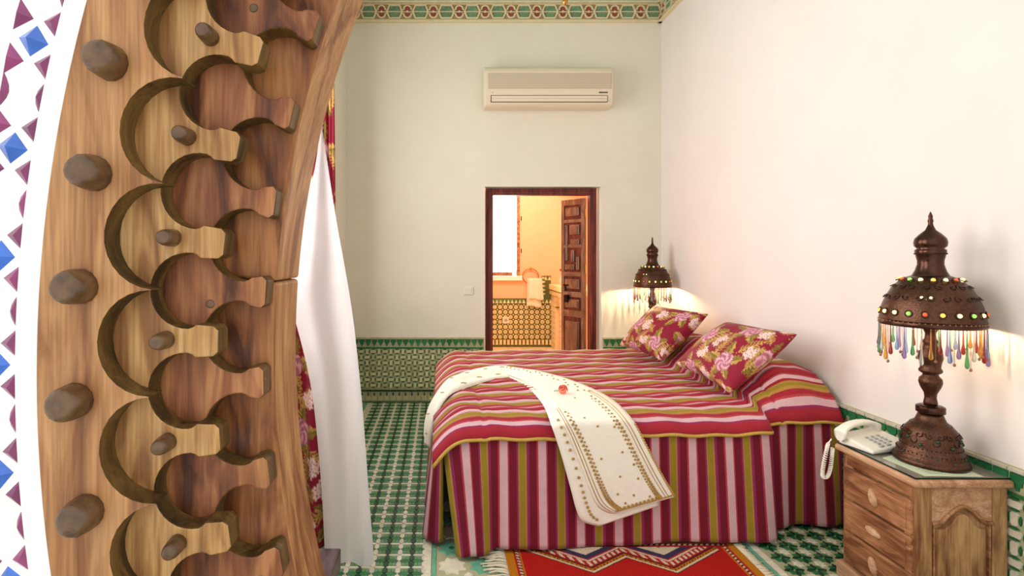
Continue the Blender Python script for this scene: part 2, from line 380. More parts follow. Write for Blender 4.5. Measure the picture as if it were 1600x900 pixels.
# ------------------------------------------------------------------ room shell
XR, XL, YB, ZC = 1.90, -0.81, 4.515, 3.44
DX0, DX1, DZ = 0.385, 1.385, 1.852          # doorway in back wall
fl = struct('floor', MB().box(-1.6, 2.06, -0.7, YB + 0.14, -0.12, -0.004), M['grout'], 'green and white patterned mosaic tile floor of the bedroom')
wb = MB(); wb.box(XL - 0.16, DX0, YB, YB + 0.14, 0, 3.6).box(DX1, XR + 0.16, YB, YB + 0.14, 0, 3.6).box(DX0, DX1, YB, YB + 0.14, DZ, 3.6)
wall_back = struct('wall_back', wb, M['wall_back'], 'ivory plaster end wall around the bathroom doorway')
wall_right = struct('wall_right', MB().box(XR, XR + 0.16, 0.25, YB, 0, 3.6), M['wall_right'], 'cream plaster wall behind the bed head and carved lamps')
wl = MB(); WY0, WY1, WZ0, WZ1 = 0.95, 2.10, 0.85, 2.8
W2 = 1.67                      # the second window is an unseen copy, added to brighten the back wall
wl.box(XL - 0.16, XL, 0.72, WY0, 0, 3.6).box(XL - 0.16, XL, WY1, WY0 + W2, 0, 3.6).box(XL - 0.16, XL, WY1 + W2, YB, 0, 3.6)
for d_ in (0, W2): wl.box(XL - 0.16, XL, WY0 + d_, WY1 + d_, 0, WZ0).box(XL - 0.16, XL, WY0 + d_, WY1 + d_, WZ1, 3.6)
wall_left = struct('wall_left', wl, M['wall_back'], 'ivory plaster window wall behind the curtains')
struct('ceiling', MB().box(XL - 0.16, XR + 0.16, 0.25, YB + 0.14, ZC, ZC + 0.16), M['ceiling'], 'pale green painted ceiling above the cornice')
w1 = MB(); w1.box(XL - 0.12, XL - 0.05, WY0, WY0 + 0.06, WZ0, WZ1).box(XL - 0.12, XL - 0.05, WY1 - 0.06, WY1, WZ0, WZ1).box(XL - 0.12, XL - 0.05, WY0 + 0.06, WY1 - 0.06, WZ0, WZ0 + 0.06).box(XL - 0.12, XL - 0.05, WY0 + 0.06, WY1 - 0.06, WZ1 - 0.06, WZ1).box(XL - 0.11, XL - 0.06, 1.50, 1.55, WZ0 + 0.06, WZ1 - 0.06)
win1 = struct('window_1', w1, M['mahogany'], 'bedroom window frame behind the arch, nearest the bench')
win3 = win1.copy(); COL.objects.link(win3); win3.name = 'added_window'; win3.location.y += W2; win3['label'] = 'unseen window frame added behind the curtains to light the doorway wall'

# ---- floor mosaic
pc = []
Wc, Hc = 0.103, 0.0865
def fprio(x, y): return (y - 2.0) if y > 1.98 else 50 - y
y0 = 1.55
for i in range(0, 34):
    y = y0 + i * Hc
    if y > YB - 0.07: break
    for k in range(-1, 5):
        xd = -0.118 - Wc * k; xw = xd - Wc / 2
        hid = (y < 1.98)
        for q in (0.25, 0.75):
            if k >= 0: pc.append((fprio(xd, y) + 0.01, 'hexv', hexl(0.0102, 0.0208, 0.0115), 't_dark', 'z', 0.005, (xd, y + q * Hc, -0.004), 0, False))
            pc.append((fprio(xw, y) + 0.02, 'hexv', hexl(0.0102, 0.0208, 0.0115), 't_white', 'z', 0.005, (xw, y + q * Hc, -0.004), 0, False))
        for sx in ((1, -1) if k >= 0 else (1,)):
            xm = xd - sx * Wc / 4 if k >= 0 else xw - Wc / 4
            if k < 0: continue
            pc.append((fprio(xd, y), 'barh', swap(hexl(0.0105, 0.0240, 0.015)), 't_green', 'z', 0.005, (xm, y, -0.004), 0, False))
            pc.append((fprio(xd, y), 'barw', swap(hexl(0.0070, 0.0240, 0.016)), 't_white', 'z', 0.005, (xm, y + Hc / 2, -0.004), 0, False))
            for q in (0.25, 0.75):
                pc.append((90, 'sq', rect(0.0135, 0.022), 't_light', 'z', 0.005, (xm - sx * -0.0072, y + q * Hc, -0.004), 0, True))
                pc.append((90, 'sq', rect(0.0135, 0.022), 't_grey', 'z', 0.005, (xm + sx * -0.0072, y + q * Hc, -0.004), 0, True))
    pc.append((60, 'margin', rect(0.03, 0.083), 't_white', 'z', 0.005, (-0.052, y + Hc / 2, -0.004), 0, True))
    pc.append((60, 'margin', rect(0.03, 0.083), 't_white', 'z', 0.005, (-0.605, y + Hc / 2, -0.004), 0, True))
    pc.append((60, 'kerb', rect(0.016, 0.084), 't_teal', 'z', 0.005, (-0.026, y + Hc / 2, -0.004), 0, True))
    pc.append((60, 'kerb2', rect(0.03, 0.084), 't_teal', 'z', 0.005, (-0.64, y + Hc / 2, -0.004), 0, True))
    pc.append((60, 'margin2', rect(0.14, 0.084), 't_white', 'z', 0.005, (-0.73, y + Hc / 2, -0.004), 0, True))
# star field in front of the bed foot
for i in range(0, 8):
    for j in range(0, 11):
        x = 0.048 + j * 0.127; y = 2.125 + (i - 3) * 0.127
        if x > 1.3: continue
        a = (i + j) % 2
        vis = x < 0.35 and 1.95 < y < 2.5
        if a: pc.append((1 if vis else 80, 'starw', star8(0.061), 't_white', 'z', 0.005, (x, y, -0.004), PI / 8, not vis))
        else:
            pc.append((1 if vis else 80, 'start', star8(0.061), 't_teal', 'z', 0.005, (x, y, -0.004), PI / 8, not vis))
            pc.append((1 if vis else 80, 'dia', rect(0.022, 0.022), 't_green', 'z', 0.0055, (x, y, -0.004), PI / 4, not vis))
        pc.append((1 if vis else 80, 'dia2', rect(0.026, 0.026), 't_teal' if a else 't_white', 'z', 0.005, (x + 0.0635, y + 0.0635, -0.004), PI / 4, not vis))
for i in range(14): pc.append((70, 'kerb', rect(0.016, 0.084), 't_teal', 'z', 0.005, (1.325, 1.5 + i * Hc, -0.004), 0, False)); pc.append((70, 'kerb3', rect(0.03, 0.084), 't_white', 'z', 0.005, (1.35, 1.5 + i * Hc, -0.004), 0, True))
# rosette field by the night stand
for i in range(12):
    for j in range(6):
        x = 1.414 + j * 0.089; y = 1.665 + i * 0.086; vis = y > 1.98 and y < 2.42 and x < 1.72
        for a in range(4):
            d = (math.cos(a * PI / 2), math.sin(a * PI / 2))
            pc.append((0.5 if vis else 85, 'petal', lens(0.0185, 0.0085), 't_dark', 'z', 0.005, (x + d[0] * 0.0225, y + d[1] * 0.0225, -0.004), a * PI / 2, not vis))
            e = (math.cos(a * PI / 2 + PI / 4), math.sin(a * PI / 2 + PI / 4))
            pc.append((0.5 if vis else 85, 'psq', rect(0.019, 0.019), 't_green', 'z', 0.005, (x + e[0] * 0.0225, y + e[1] * 0.0225, -0.004), 0, not vis))
        pc.append((85, 'pw', star8(0.021, 0.6), 't_white', 'z', 0.005, (x + 0.0445, y + 0.043, -0.004), 0, True))
lay(fl, pc, 300)

# ---- tiled dado on the back and right walls
def merlon(w, h):  # stepped green piece, wide at the top
    return [(-w * .5, h / 2), (-w * .5, h * .12), (-w * .30, h * .0), (-w * .30, -h * .2), (-w * .12, -h * .28), (-w * .10, -h / 2), (w * .10, -h / 2), (w * .12, -h * .28), (w * .30, -h * .2), (w * .30, 0), (w * .5, h * .12), (w * .5, h / 2)]
def dado(parent, a0, a1, put, rot, field, lim, vis, sand='t_sand'):
    """a0..a1 along the wall; put(a,z) -> position of a piece"""
    pcs = []; pitch = 0.0525; n = int((a1 - a0) / pitch); pitch = (a1 - a0) / n; h = 0.006
    for k in range(n):
        a = a0 + (k + .5) * pitch; p = 0 if vis(a) else 5
        pcs.append((p, 'merl', merlon(0.047, 0.056), 't_green', 'y', h, put(a, 0.511), 0, False))
        pcs.append((p + 2, 'cap', rect(0.0505, 0.011), sand, 'y', h + .004, put(a, 0.550), 0, True))
        pcs.append((p + 2, 'line', rect(0.0522, 0.013), 't_green', 'y', h, put(a, 0.467), 0, True))
        pcs.append((p + 2, 'line', rect(0.0522, 0.014), 't_dark', 'y', h, put(a, 0.101), 0, True))
        pcs.append((p + 1, 'drop', lens(0.017, 0.0065), 't_dark', 'y', h, put(a, 0.072), PI / 2, True))
        pcs.append((p + 2, 'base', rect(0.050, 0.042), 't_sand', 'y', h, put(a, 0.034), 0, True))
        pcs.append((p + 2, 'line', rect(0.0522, 0.013), 't_light', 'y', h, put(a, 0.005), 0, True))
    nc = int((a1 - a0) / 0.0495); pw = (a1 - a0) / nc; ph = 0.0482
    for r in range(7):
        z = 0.437 - r * ph
        for k in range(nc):
            a = a0 + (k + .5) * pw; hor = (r + k) % 2 == 0; p = 0.5 if vis(a) else 6
            pl = [(-.024, -.006), (-.017, -.0125), (.017, -.0125), (.024, -.006), (.024, .006), (.017, .0125), (-.017, .0125), (-.024, .006)]
            st = not field(a)
            pcs.append((p, 'loz' + ('h' if hor else 'v'), pl if hor else swap(pl), sand, 'y', h, put(a, z), 0, st))
            for s in (-1, 1):
                if hor: pcs.append((9, 'sl', lens(0.0165, 0.0045, 4), 't_green', 'y', h, put(a, z + s * 0.0182), 0, True))
                else: pcs.append((9, 'sl', lens(0.0165, 0.0045, 4), 't_green', 'y', h, put(a + s * 0.0182, z), PI / 2, True))
    lay(parent, pcs, lim, rot=rot)
dm = MB().box(XL, DX0 - 0.012, YB - 0.012, YB, 0, 0.556).box(DX1 + 0.012, XR, YB - 0.012, YB, 0, 0.556)
dm.build('dado_backing', M['grout'], wall_back)
dado(wall_back, XL + 0.004, DX0 - 0.014, lambda a, z: (a, YB - 0.012, z), 0, lambda a: a < 0.06, 280, lambda a: -0.75 < a < 0.4)
dado(wall_back, DX1 + 0.014, XR - 0.02, lambda a, z: (a, YB - 0.012, z), 0, lambda a: False, 12, lambda a: True)
MB().box(XR - 0.012, XR, 0.25, YB - 0.012, 0, 0.556).build('dado_backing', M['grout'], wall_right)
dado(wall_right, 1.0, 4.49, lambda a, z: (XR - 0.012, a, z), -PI / 2, lambda a: 1.5 < a < 1.95, 200, lambda a: 1.4 < a < 2.6, 't_white')

MB().box(XL, XL + 0.012, 0.92, YB - 0.012, 0, 0.556).build('dado_backing', M['grout'], wall_left)
dado(wall_left, 0.93, 4.495, lambda a, z: (XL + 0.012, a, z), PI / 2, lambda a: False, 70, lambda a: a > 2)

# ---- carved and painted cornice
def cornice(name, a0, a1, put, rot, label):
    L_ = a1 - a0; mb = MB(); root = None
    def bar(z0, z1, d, mi): mb.box(0, L_, -d, 0, z0, z1, mi)
    bar(3.262, 3.434, 0.014, 0); bar(3.258, 3.272, 0.032, 1); bar(3.276, 3.284, 0.022, 1); bar(3.410, 3.418, 0.022, 1); bar(3.422, 3.438, 0.034, 1)
    o = mb.build(name, [M['cornice_gr'], M['cornice']]); o.location = put(a0, 0); o.rotation_euler.z = rot
    o['kind'] = 'structure'; tag(o, label, 'cornice')
    rep = 0.2218; n = int(L_ / rep) + 1; zc = 3.347
    def piece(nm, me, x, z):
        if x < 0.03 or x > L_ - 0.03: return
        p = bpy.data.objects.new(nm, me); COL.objects.link(p); p.parent = o; p.location = (x, -0.014, z)
    if 'c' not in TPL:
        gp = [(-.044, -.006), (-.034, .042), (.034, .042), (.044, -.006), (.03, .0), (.016, -.014), (0, .004), (-.016, -.014), (-.03, .0)]
        rp = [(-.03, -.012), (-.016, -.002), (-.018, .012), (-.008, .026), (0, .02), (.008, .026), (.018, .012), (.016, -.002), (.03, -.012), (.012, -.012), (0, -.02), (-.012, -.012)]
        mk = lambda poly, mt, d: MB().prism(poly, 0, -d, 'y', back=False).mesh('motif', M[mt])
        TPL['c'] = [mk(gp, 'c_green', .007), mk([(x, -z) for x, z in gp][::-1], 'c_green', .007), mk(rp, 'c_red', .007), mk([(x, -z) for x, z in rp][::-1], 'c_red', .007)]
        def ring(pts, w):
            m = MB(); q = len(pts)
            for i in range(q):
                a, b = Vector((pts[i][0], pts[i][1])), Vector((pts[(i + 1) % q][0], pts[(i + 1) % q][1])); t = (b - a).normalized(); nn = Vector((-t.y, t.x)) * w
                a2, b2 = a - t * w * .6, b + t * w * .6
                m.prism([tuple(a2 - nn), tuple(b2 - nn), tuple(b2 + nn), tuple(a2 + nn)], 0, -.012, 'y')
            return m
        hx = [(-.066, 0), (-.043, .054), (.043, .054), (.066, 0), (.043, -.054), (-.043, -.054)]
        r1 = ring(hx, .006); r1.prism(rect(.13, .007), 0, -.011, 'y'); TPL['c'].append(r1.mesh('lattice', M['cornice']))
        r2 = MB()
        for s in (1, -1):
            pts = [(.032 * math.cos(PI * k / 8), s * (.018 + .034 * math.sin(PI * k / 8))) for k in range(9)]
            for a, b in zip(pts, pts[1:]):
                a, b = Vector(a), Vector(b); t = (b - a).normalized(); nn = Vector((-t.y, t.x)) * .006; a -= t * .003; b += t * .003
                r2.prism([tuple(a - nn), tuple(b - nn), tuple(b + nn), tuple(a + nn)], 0, -.012, 'y')
            for sx in (1, -1): r2.prism([(sx * .055, s * .002), (sx * .05, s * .010), (sx * .028, s * .030), (sx * .026, s * .022)], 0, -.012, 'y')
        r2.prism([(-.014, 0), (0, .012), (.014, 0), (0, -.012)], 0, -.012, 'y'); r2.prism(rect(.075, .006), 0, -.01, 'y')
        TPL['c'].append(r2.mesh('lattice', M['cornice']))
    T = TPL['c']
    for k in range(n + 1):
        x = 0.085 + k * rep
        piece('palmette', T[2], x, zc + 0.024); piece('palmette', T[3], x, zc - 0.024); piece('lattice', T[5], x, zc)
        x += rep / 2
        piece('leaf_panel', T[0], x, zc + 0.008); piece('leaf_panel', T[1], x, zc - 0.008); piece('lattice', T[4], x, zc)
    return o
cornice('trim_1', XL, XR, lambda a, z: (a, YB, 0), 0, 'carved cornice with red palmettes and green leaves above the doorway wall')
cornice('trim_2', 0.0, YB - 0.3, lambda a, z: (XR, YB, 0), -PI / 2, 'carved red and green cornice on the bed head wall')

# ---- doorway lining, door leaf
fy = YB + 0.05
dr = MB(); t = 0.072
for x0, x1, z0, z1 in ((DX0 + .012, DX0 + t, 0, DZ - .008), (DX1 - t - 0.012, DX1 - .026, 0, DZ - .008), (DX0 + t, DX1 - t - .012, DZ - .066, DZ - .008)):
    dr.box(x0, x1, fy, YB + 0.13, z0, z1)
dr.box(DX0 + .024, DX0 + .036, fy - .008, fy, 0, DZ - .02).box(DX1 - .05, DX1 - .038, fy - .008, fy, 0, DZ - .02).box(DX0 + .036, DX1 - .05, fy - .008, fy, DZ - .034, DZ - .022)
struct('trim_3', dr, M['mahogany'], 'dark red wooden frame of the bathroom doorway', 'door frame', bevel=0.004)
hx, hy = 1.296, 4.70
leaf = bpy.data.objects.new('door_1', None); COL.objects.link(leaf); leaf.location = (hx, hy, 0); leaf.rotation_euler.z = PI - 0.95; leaf['kind'] = 'structure'
tag(leaf, 'carved dark wooden door leaf standing ajar in the bathroom doorway', 'door')
LW = 0.262; LT = 0.036; LH = 1.775
def lp(nm, mb, mt, par=leaf, bev=0.003): return mb.build(nm, M[mt], par, world=False, bevel=bev)
s_ = -1  # visible face looks to local +y or -y: build both sides alike
def both(mb, x0, x1, z0, z1, d0, d1):
    mb.box(x0, x1, LT / 2 + d0, LT / 2 + d1, z0, z1); mb.box(x0, x1, -LT / 2 - d1, -LT / 2 - d0, z0, z1)
lp('leaf_core', MB().box(0.03, LW - .03, -LT / 2 + .010, LT / 2 - .010, 0.1, LH - .03), 'mahogany')
for x0, x1 in ((0, .032), (LW - .032, LW)): lp('stile', MB().box(x0, x1, -LT / 2, LT / 2, 0.01, LH), 'leaf')
for z0, z1 in ((.01, .12), (.70, .76), (.88, .93), (1.07, 1.11), (1.33, 1.36), (1.56, 1.59), (LH - .055, LH)):
    lp('rail', MB().box(.032, LW - .032, -LT / 2, LT / 2, z0, z1), 'leaf')
for x0, x1, z0, z1 in ((.05, LW - .05, .16, .66), (.05, LW - .05, .785, .86), (.05, LW - .05, .955, 1.045), (.055, LW - .055, 1.62, 1.70),
                       (.05, .085, 1.13, 1.25), (.105, LW - .05, 1.13, 1.18), (.105, .15, 1.20, 1.31), (.185, LW - .05, 1.21, 1.54), (.05, .15, 1.36, 1.41), (.05, .16, 1.45, 1.54)):
    mb = MB(); both(mb, x0, x1, z0, z1, -.014, .007); pn = lp('panel', mb, 'leaf', bev=.006)
    mb = MB(); both(mb, x0 + .012, x1 - .012, z0 + .012, z1 - .012, .0, .015); mb.build('raised_field', M['leaf'], pn, world=False, bevel=.003)
lk = MB(); both(lk, LW - .10, LW - .04, .98, .995, .012, .022); both(lk, LW - .075, LW - .06, .93, .995, .010, .018); both(lk, LW - .10, LW - .06, .83, .90, .0, .035)
lp('iron_bolt', lk, 'iron')
hd = MB()
for z in (.35, 1.1, 1.6): hd.lathe([(.008, 0), (.008, .08)], 10, (-.004, 0, z))
lp('hinge', hd, 'brass')

# ---- bathroom beyond
BY, BX0, BX1, BZ = 7.27, 0.20, 2.06, 2.6
struct('floor_bathroom', MB().box(BX0 - .1, BX1 + .1, YB + .14, BY + .1, -.12, 0), M['t_cream'], 'pale tiled bathroom floor seen through the doorway')
bw = MB(); bx0, bx1, bz0, bz1 = 0.60, 1.10, 0.985, 2.13
bw.box(BX0 - .1, bx0, BY, BY + .16, 0, BZ).box(bx1, BX1 + .1, BY, BY + .16, 0, BZ).box(bx0, bx1, BY, BY + .16, 0, bz0).box(bx0, bx1, BY, BY + .16, bz1, BZ)
wbath = struct('wall_bathroom_back', bw, M['orange'], 'orange plaster bathroom wall with the window and towel')
struct('wall_bathroom_left', MB().box(BX0 - .1, BX0, YB + .14, BY, 0, BZ), M['orange'], 'orange bathroom side wall hidden left of the doorway')
struct('wall_bathroom_right', MB().box(BX1, BX1 + .1, YB + .14, BY, 0, BZ), M['orange'], 'orange bathroom side wall behind the door leaf')
struct('ceiling_bathroom', MB().box(BX0 - .1, BX1 + .1, YB + .14, BY + .1, BZ, BZ + .1).box(1.35, BX1, 6.3, 6.55, 2.32, BZ), M['orange'], 'orange bathroom ceiling with a beam')
w2 = MB().box(bx1 - .045, bx1, BY - .01, BY + .06, bz0, bz1).box(bx0, bx0 + .045, BY - .01, BY + .06, bz0, bz1).box(bx0 + .045, bx1 - .045, BY - .01, BY + .06, bz1 - .045, bz1)
win2 = struct('window_2', w2, M['stand'], 'bright bathroom window with a slim wooden frame')
MB().box(bx0 - .03, bx1 + .03, BY - .05, BY + .1, bz0 - .065, bz0).build('window_sill', M['white_plaster'], win2, bevel=.006)
MB().box(bx0 + .1, bx1 - .1, BY + .02, BY + .05, bz0, bz0 + .05).build('lower_rail', M['stand'], win2)
for z in (1.3, 1.75): MB().lathe([(.006, 0), (.006, .06)], 8, (bx1 + .02, BY - .012, z)).build('hinge', M['iron'], win2)
MB().box(BX0, BX1, BY - .01, BY, 0, .672).box(1.40, 1.53, BY - .01, BY, .672, .985).build('dado_backing', M['grout_dark'], wbath)
pcs = []; h = .005
oc = [(.0290 * math.cos(PI / 8 + PI / 4 * k), .0290 * math.sin(PI / 8 + PI / 4 * k)) for k in range(8)]
oi = [(.021 * math.cos(PI / 8 + PI / 4 * k), .021 * math.sin(PI / 8 + PI / 4 * k)) for k in range(8)]
for c in range(24):
    x = BX0 + .04 + c * .0733; vis = .72 < x < 1.56
    for r in range(7):
        z = .552 - r * .0686
        if x < BX1 - .04:
            pcs.append((0 if vis else 5, 'oct', oc, 't_cream', 'y', h, (x, BY - .01, z), 0, not vis))
            pcs.append((3, 'octi', oi, 't_sand', 'y', h + .002, (x, BY - .01, z), 0, True))
            pcs.append((4, 'dia', rect(.017, .017), 't_cream', 'y', h, (x + .0366, BY - .01, z + .0328), PI / 4, True))
n = int((BX1 - BX0) / .053)
for k in range(n):
    x = BX0 + (k + .5) * .053; vis = .72 < x < 1.42
    pcs.append((1, 'tri', [(-.024, .027), (0, -.03), (.024, .027)], 't_light', 'y', h, (x, BY - .01, .632), 0, not vis))
    pcs.append((1, 'tri2', [(-.022, -.024), (.022, -.024), (0, .03)], 't_cream', 'y', h, (x + .0265, BY - .01, .63), 0, not vis))
    pcs.append((1, 'ldrop', lens(.02, .008), 't_dark', 'y', h, (x, BY - .01, .07), PI / 2, not vis))
    pcs.append((4, 'lw', rect(.036, .07), 't_cream', 'y', h - .002, (x + .0265, BY - .01, .065), 0, True))
for k in range(5):
    pcs.append((1, 'tri', [(-.024, .027), (0, -.03), (.024, .027)], 't_light', 'y', h, (1.425, BY - .01, .71 + k * .055), -PI / 2, False))
    pcs.append((1, 'tri2', [(-.022, -.024), (.022, -.024), (0, .03)], 't_cream', 'y', h, (1.43, BY - .01, .735 + k * .055), PI / 2, False))
for k in range(2): pcs.append((1, 'tri2', [(-.022, -.024), (.022, -.024), (0, .03)], 't_cream', 'y', h, (1.46 + k * .05, BY - .01, .95), 0, False))
lay(wbath, pcs, 260)
# tiled wash stand
vn = thing('wash_stand', 'tiled bathroom wash stand with a pointed arch niche, left of the door leaf', 'washstand', (1.8, 6.6, 0))
vy0, vy1, vx = 5.85, BY - .012, 1.53
ar = [(6.70, .09)] + [(6.84 - .14 * math.cos(a), .42 + .30 * math.sin(a) ** .8) for a in [PI * k / 10 for k in range(1, 5)]] + [(6.84, .74)] + [(6.84 + .14 * math.cos(a), .42 + .30 * math.sin(a) ** .8) for a in [PI * k / 10 for k in range(4, 0, -1)]] + [(6.98, .09)]
face = [(vy0, 0), (vy0, .80), (vy1, .80), (vy1, 0), (6.98, 0)] + ar[::-1] + [(6.70, 0)]
def speck_tile():
    m, nt, b = base_mat('tile_drops', 0.3); L = nt.links; tc = N(nt, 'ShaderNodeTexCoord')
    sp = N(nt, 'ShaderNodeSeparateXYZ'); L.new(tc.outputs['Object'], sp.inputs[0])
    cb = N(nt, 'ShaderNodeCombineXYZ'); L.new(sp.outputs[1], cb.inputs[0]); L.new(sp.outputs[2], cb.inputs[1])
    vo = N(nt, 'ShaderNodeTexVoronoi'); vo.inputs['Scale'].default_value = 14; vo.inputs['Randomness'].default_value = 0.1; L.new(cb.outputs[0], vo.inputs['Vector'])
    cr = N(nt, 'ShaderNodeValToRGB'); cr.color_ramp.interpolation = 'CONSTANT'; cr.color_ramp.elements[0].color = lin(52, 96, 60); cr.color_ramp.elements[1].position = .16; cr.color_ramp.elements[1].color = lin(238, 230, 196)
    L.new(vo.outputs['Distance'], cr.inputs[0]); L.new(cr.outputs[0], b.inputs['Base Color']); return m
M['drops'] = speck_tile()
MB().prism(face, vx, vx + .05, 'x').build('tiled_front', M['drops'], vn)
MB().box(vx + .05, BX1 - .005, vy0, vy1, 0, .80).build('body', M['orange'], vn)
MB().box(vx - .03, BX1 - .005, vy0, vy1, .80, .875).build('counter_top', M['t_cream'], vn, bevel=.01)
MB().box(vx - .02, vx, vy0, vy1, .735, .785).build('tile_band', M['t_cream'], vn)
# flower vase on it
vp = P(876, 443, 6.75); va = thing('flower_vase', 'small white vase with dark red flower on the wash stand', 'vase', (1.565, 6.75, .875))
MB().lathe([(.018, 0), (.034, .03), (.036, .07), (.02, .10), (.024, .12)], 16).build('vase', M['plastic'], va, True, world=False)
MB().tube([(0, 0, .09), (.006, 0, .15), (0, .004, .19)], .004, 6).build('stem', M['stem'], va, world=False)
fb = MB(); [fb.ball((.018 * math.cos(k * 1.05), .018 * math.sin(k * 1.05), .20 + .006 * (k % 2)), .016, n=7, m=5) for k in range(6)]; fb.ball((0, 0, .205), .015, n=7, m=5)
fb.build('flower', M['c_red'], va, True, world=False)
# towel ring and towel
rg = thing('towel_ring', 'brass towel ring on the orange bathroom wall', 'towel ring', (1.245, BY - .03, 1.0))
MB().tube([(.11 * math.cos(a), 0, -.02 + .105 * math.sin(a)) for a in [2 * PI * k / 28 for k in range(29)]], .007, 8, caps=False).build('ring', M['brass'], rg, True, world=False)
MB().tube([(0, .03, .085), (0, -.005, .085)], .016, 10).build('mount', M['brass'], rg, True, world=False)
tw = thing('hand_towel', 'white hand towel hanging from the ring beside the bathroom window', 'towel', (1.31, BY - .06, .6))
for nm, x0, x1, z0, z1, yy in (('front_fold', 1.205, 1.40, .66, .955, -.035), ('back_fold', 1.19, 1.375, .56, .95, -.012)):
    rows = []
    for i in range(13):
        z = lerp(z1, z0, i / 12); k = i / 12
        rows.append([(lerp(x0, x1, j / 12) + .02 * k * (j / 12) - .02 * (1 - k) * (j / 12 - .5), BY - .03 + yy + .01 * math.sin(j * 1.3) * (1 - .5 * k), z + .012 * math.sin(j * .5) * k) for j in range(13)])
    MB().grid(rows).build(nm, M['towel'], tw, True, solid=.012)
# socket plate in bathroom
sk = P(790, 500, BY); so = thing('wall_socket', 'cream socket plate on the bathroom tiles', 'socket', (sk.x, BY - .016, sk.z))
MB().box(-.045, .045, -.008, 0, -.045, .045).build('plate', M['plastic'], so, world=False, bevel=.004)
MB().prism([(.022 * math.cos(a), .022 * math.sin(a)) for a in [2 * PI * k / 12 for k in range(12)]], -.008, -.011, 'y').build('cover', M['plastic_grey'], so, world=False)

# ------------------------------------------------------------------ carved arch in the foreground (concentric rings, depth in layers)
Y0 = 0.62; PX = Y0 / F; AC = Vector(((2280 - VX) * PX, Y0, EYE - (585 - VY) * PX)); STEP = 0.031
PITCH = math.radians(4.69); T1 = math.radians(-1.35); T2 = math.radians(-3.65)
def pol(r, th): return (AC.x - r * PX * math.cos(th), AC.z - r * PX * math.sin(th))
TA, TB = T2 - 10 * PITCH, T2 + 10 * PITCH
def ring_pts(r, n=160): return [pol(r, lerp(TA, TB, i / n)) for i in range(n + 1)]
arch = thing('carved_arch_frame', 'carved wooden arch frame with stepped scallops and pegs in the foreground', 'arch', (AC.x - 2000 * PX, Y0, 0.0))
def scallop(centre0, rc, rad, tip=None, half_tip=None, count=19):
    """inner outline made of circular bites centred at angles centre0 + k*PITCH, radius rc; optional finger tips at radius tip"""
    out = []
    for k in range(count):
        tc_ = centre0 + (k + TA_off) * PITCH
        if tip is None:
            sag = [(-1 + 2 * i / 14) for i in range(15)]
            for s in sag:
                a = s * PI / 2 * 0.985
                out.append(pol(rc + rad * math.cos(a), tc_ + rad * math.sin(a) / rc))
        else:
            hb = PITCH / 2
            # preceding finger's lower side -> circle -> next finger's upper side
            out.append(pol(tip, tc_ - hb + (half_tip - 7) / tip)); out.append(pol(tip + 8, tc_ - hb + half_tip / tip))
            for i in range(21):
                a = math.radians(lerp(-118, 118, i / 20)); x_ = math.cos(a); y_ = math.sin(a)
                out.append(pol(rc + rad * (x_ if x_ > 0 else x_ * .55), tc_ + rad * y_ / rc))
            out.append(pol(tip + 8, tc_ + hb - half_tip / tip)); out.append(pol(tip, tc_ + hb - (half_tip - 7) / tip))
    return out
def plate(name, inner, r_out, y0, y1, mat, bev=.002):
    ro = ring_pts(r_out)
    poly = inner + ro[::-1]
    mb = MB(); mb.prism(poly, y1, y0, 'y', mi=0, side_mi=1)
    return mb.build(name, [mat, M['edge']], arch, bevel=bev)
TA_off = -8.5 + 0.0
# layer 0: bites centred on T1 angles (between the cusps at T2)
TA_off = -9
i0 = scallop(T1 + 0, 2046, 83, None, None, 19)
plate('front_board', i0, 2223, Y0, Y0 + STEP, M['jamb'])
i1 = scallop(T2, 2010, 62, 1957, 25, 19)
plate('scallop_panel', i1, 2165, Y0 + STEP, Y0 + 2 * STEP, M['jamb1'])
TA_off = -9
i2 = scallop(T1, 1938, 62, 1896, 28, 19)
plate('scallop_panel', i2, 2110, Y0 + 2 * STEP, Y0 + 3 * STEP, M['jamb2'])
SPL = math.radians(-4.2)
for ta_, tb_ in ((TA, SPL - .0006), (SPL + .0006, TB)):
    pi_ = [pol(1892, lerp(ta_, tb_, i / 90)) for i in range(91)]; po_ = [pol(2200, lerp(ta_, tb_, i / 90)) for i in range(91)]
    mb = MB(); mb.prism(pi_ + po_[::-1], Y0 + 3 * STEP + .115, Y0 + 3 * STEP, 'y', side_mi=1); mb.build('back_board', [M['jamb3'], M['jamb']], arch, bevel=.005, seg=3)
def peg(r, th, y, rad, ln, name='peg'):
    x, z = pol(r, th); mb = MB(); n = 14; v = []; prof = [(1.0, 0), (.98, .50), (.90, .80), (.76, .96), (.60, 1.0)]
    for pr, d in prof:
        for k in range(n):
            a = 2 * PI * k / n; w = pr * rad * (1 + .02 * math.sin(3 * a + th * 60)); v.append((x + w * math.cos(a), y + .003 - (ln + .003) * d, z + w * math.sin(a)))
    f = [(i * n + k, i * n + (k + 1) % n, (i + 1) * n + (k + 1) % n, (i + 1) * n + k) for i in range(4) for k in range(n)] + [tuple(range(n)), tuple(4 * n + k for k in range(n))]
    mb.add(v, f); mb.build(name, M['peg'], arch, smooth=True)
for k in range(-8, 9): peg(2158 + 4 * math.sin(k * 2.1), T2 + k * PITCH + .003 * math.sin(k * 3), Y0, 28 * PX, .031)
for k in range(-8, 9): peg(2042, T1 + k * PITCH, Y0 + STEP, 14.5 * PX, .026)
for k in (-3, 0): peg(1990 - 6 * k, T2 + k * PITCH + (.0 if k == -3 else .012), Y0 + 2 * STEP, 8 * PX, .002, 'dowel')
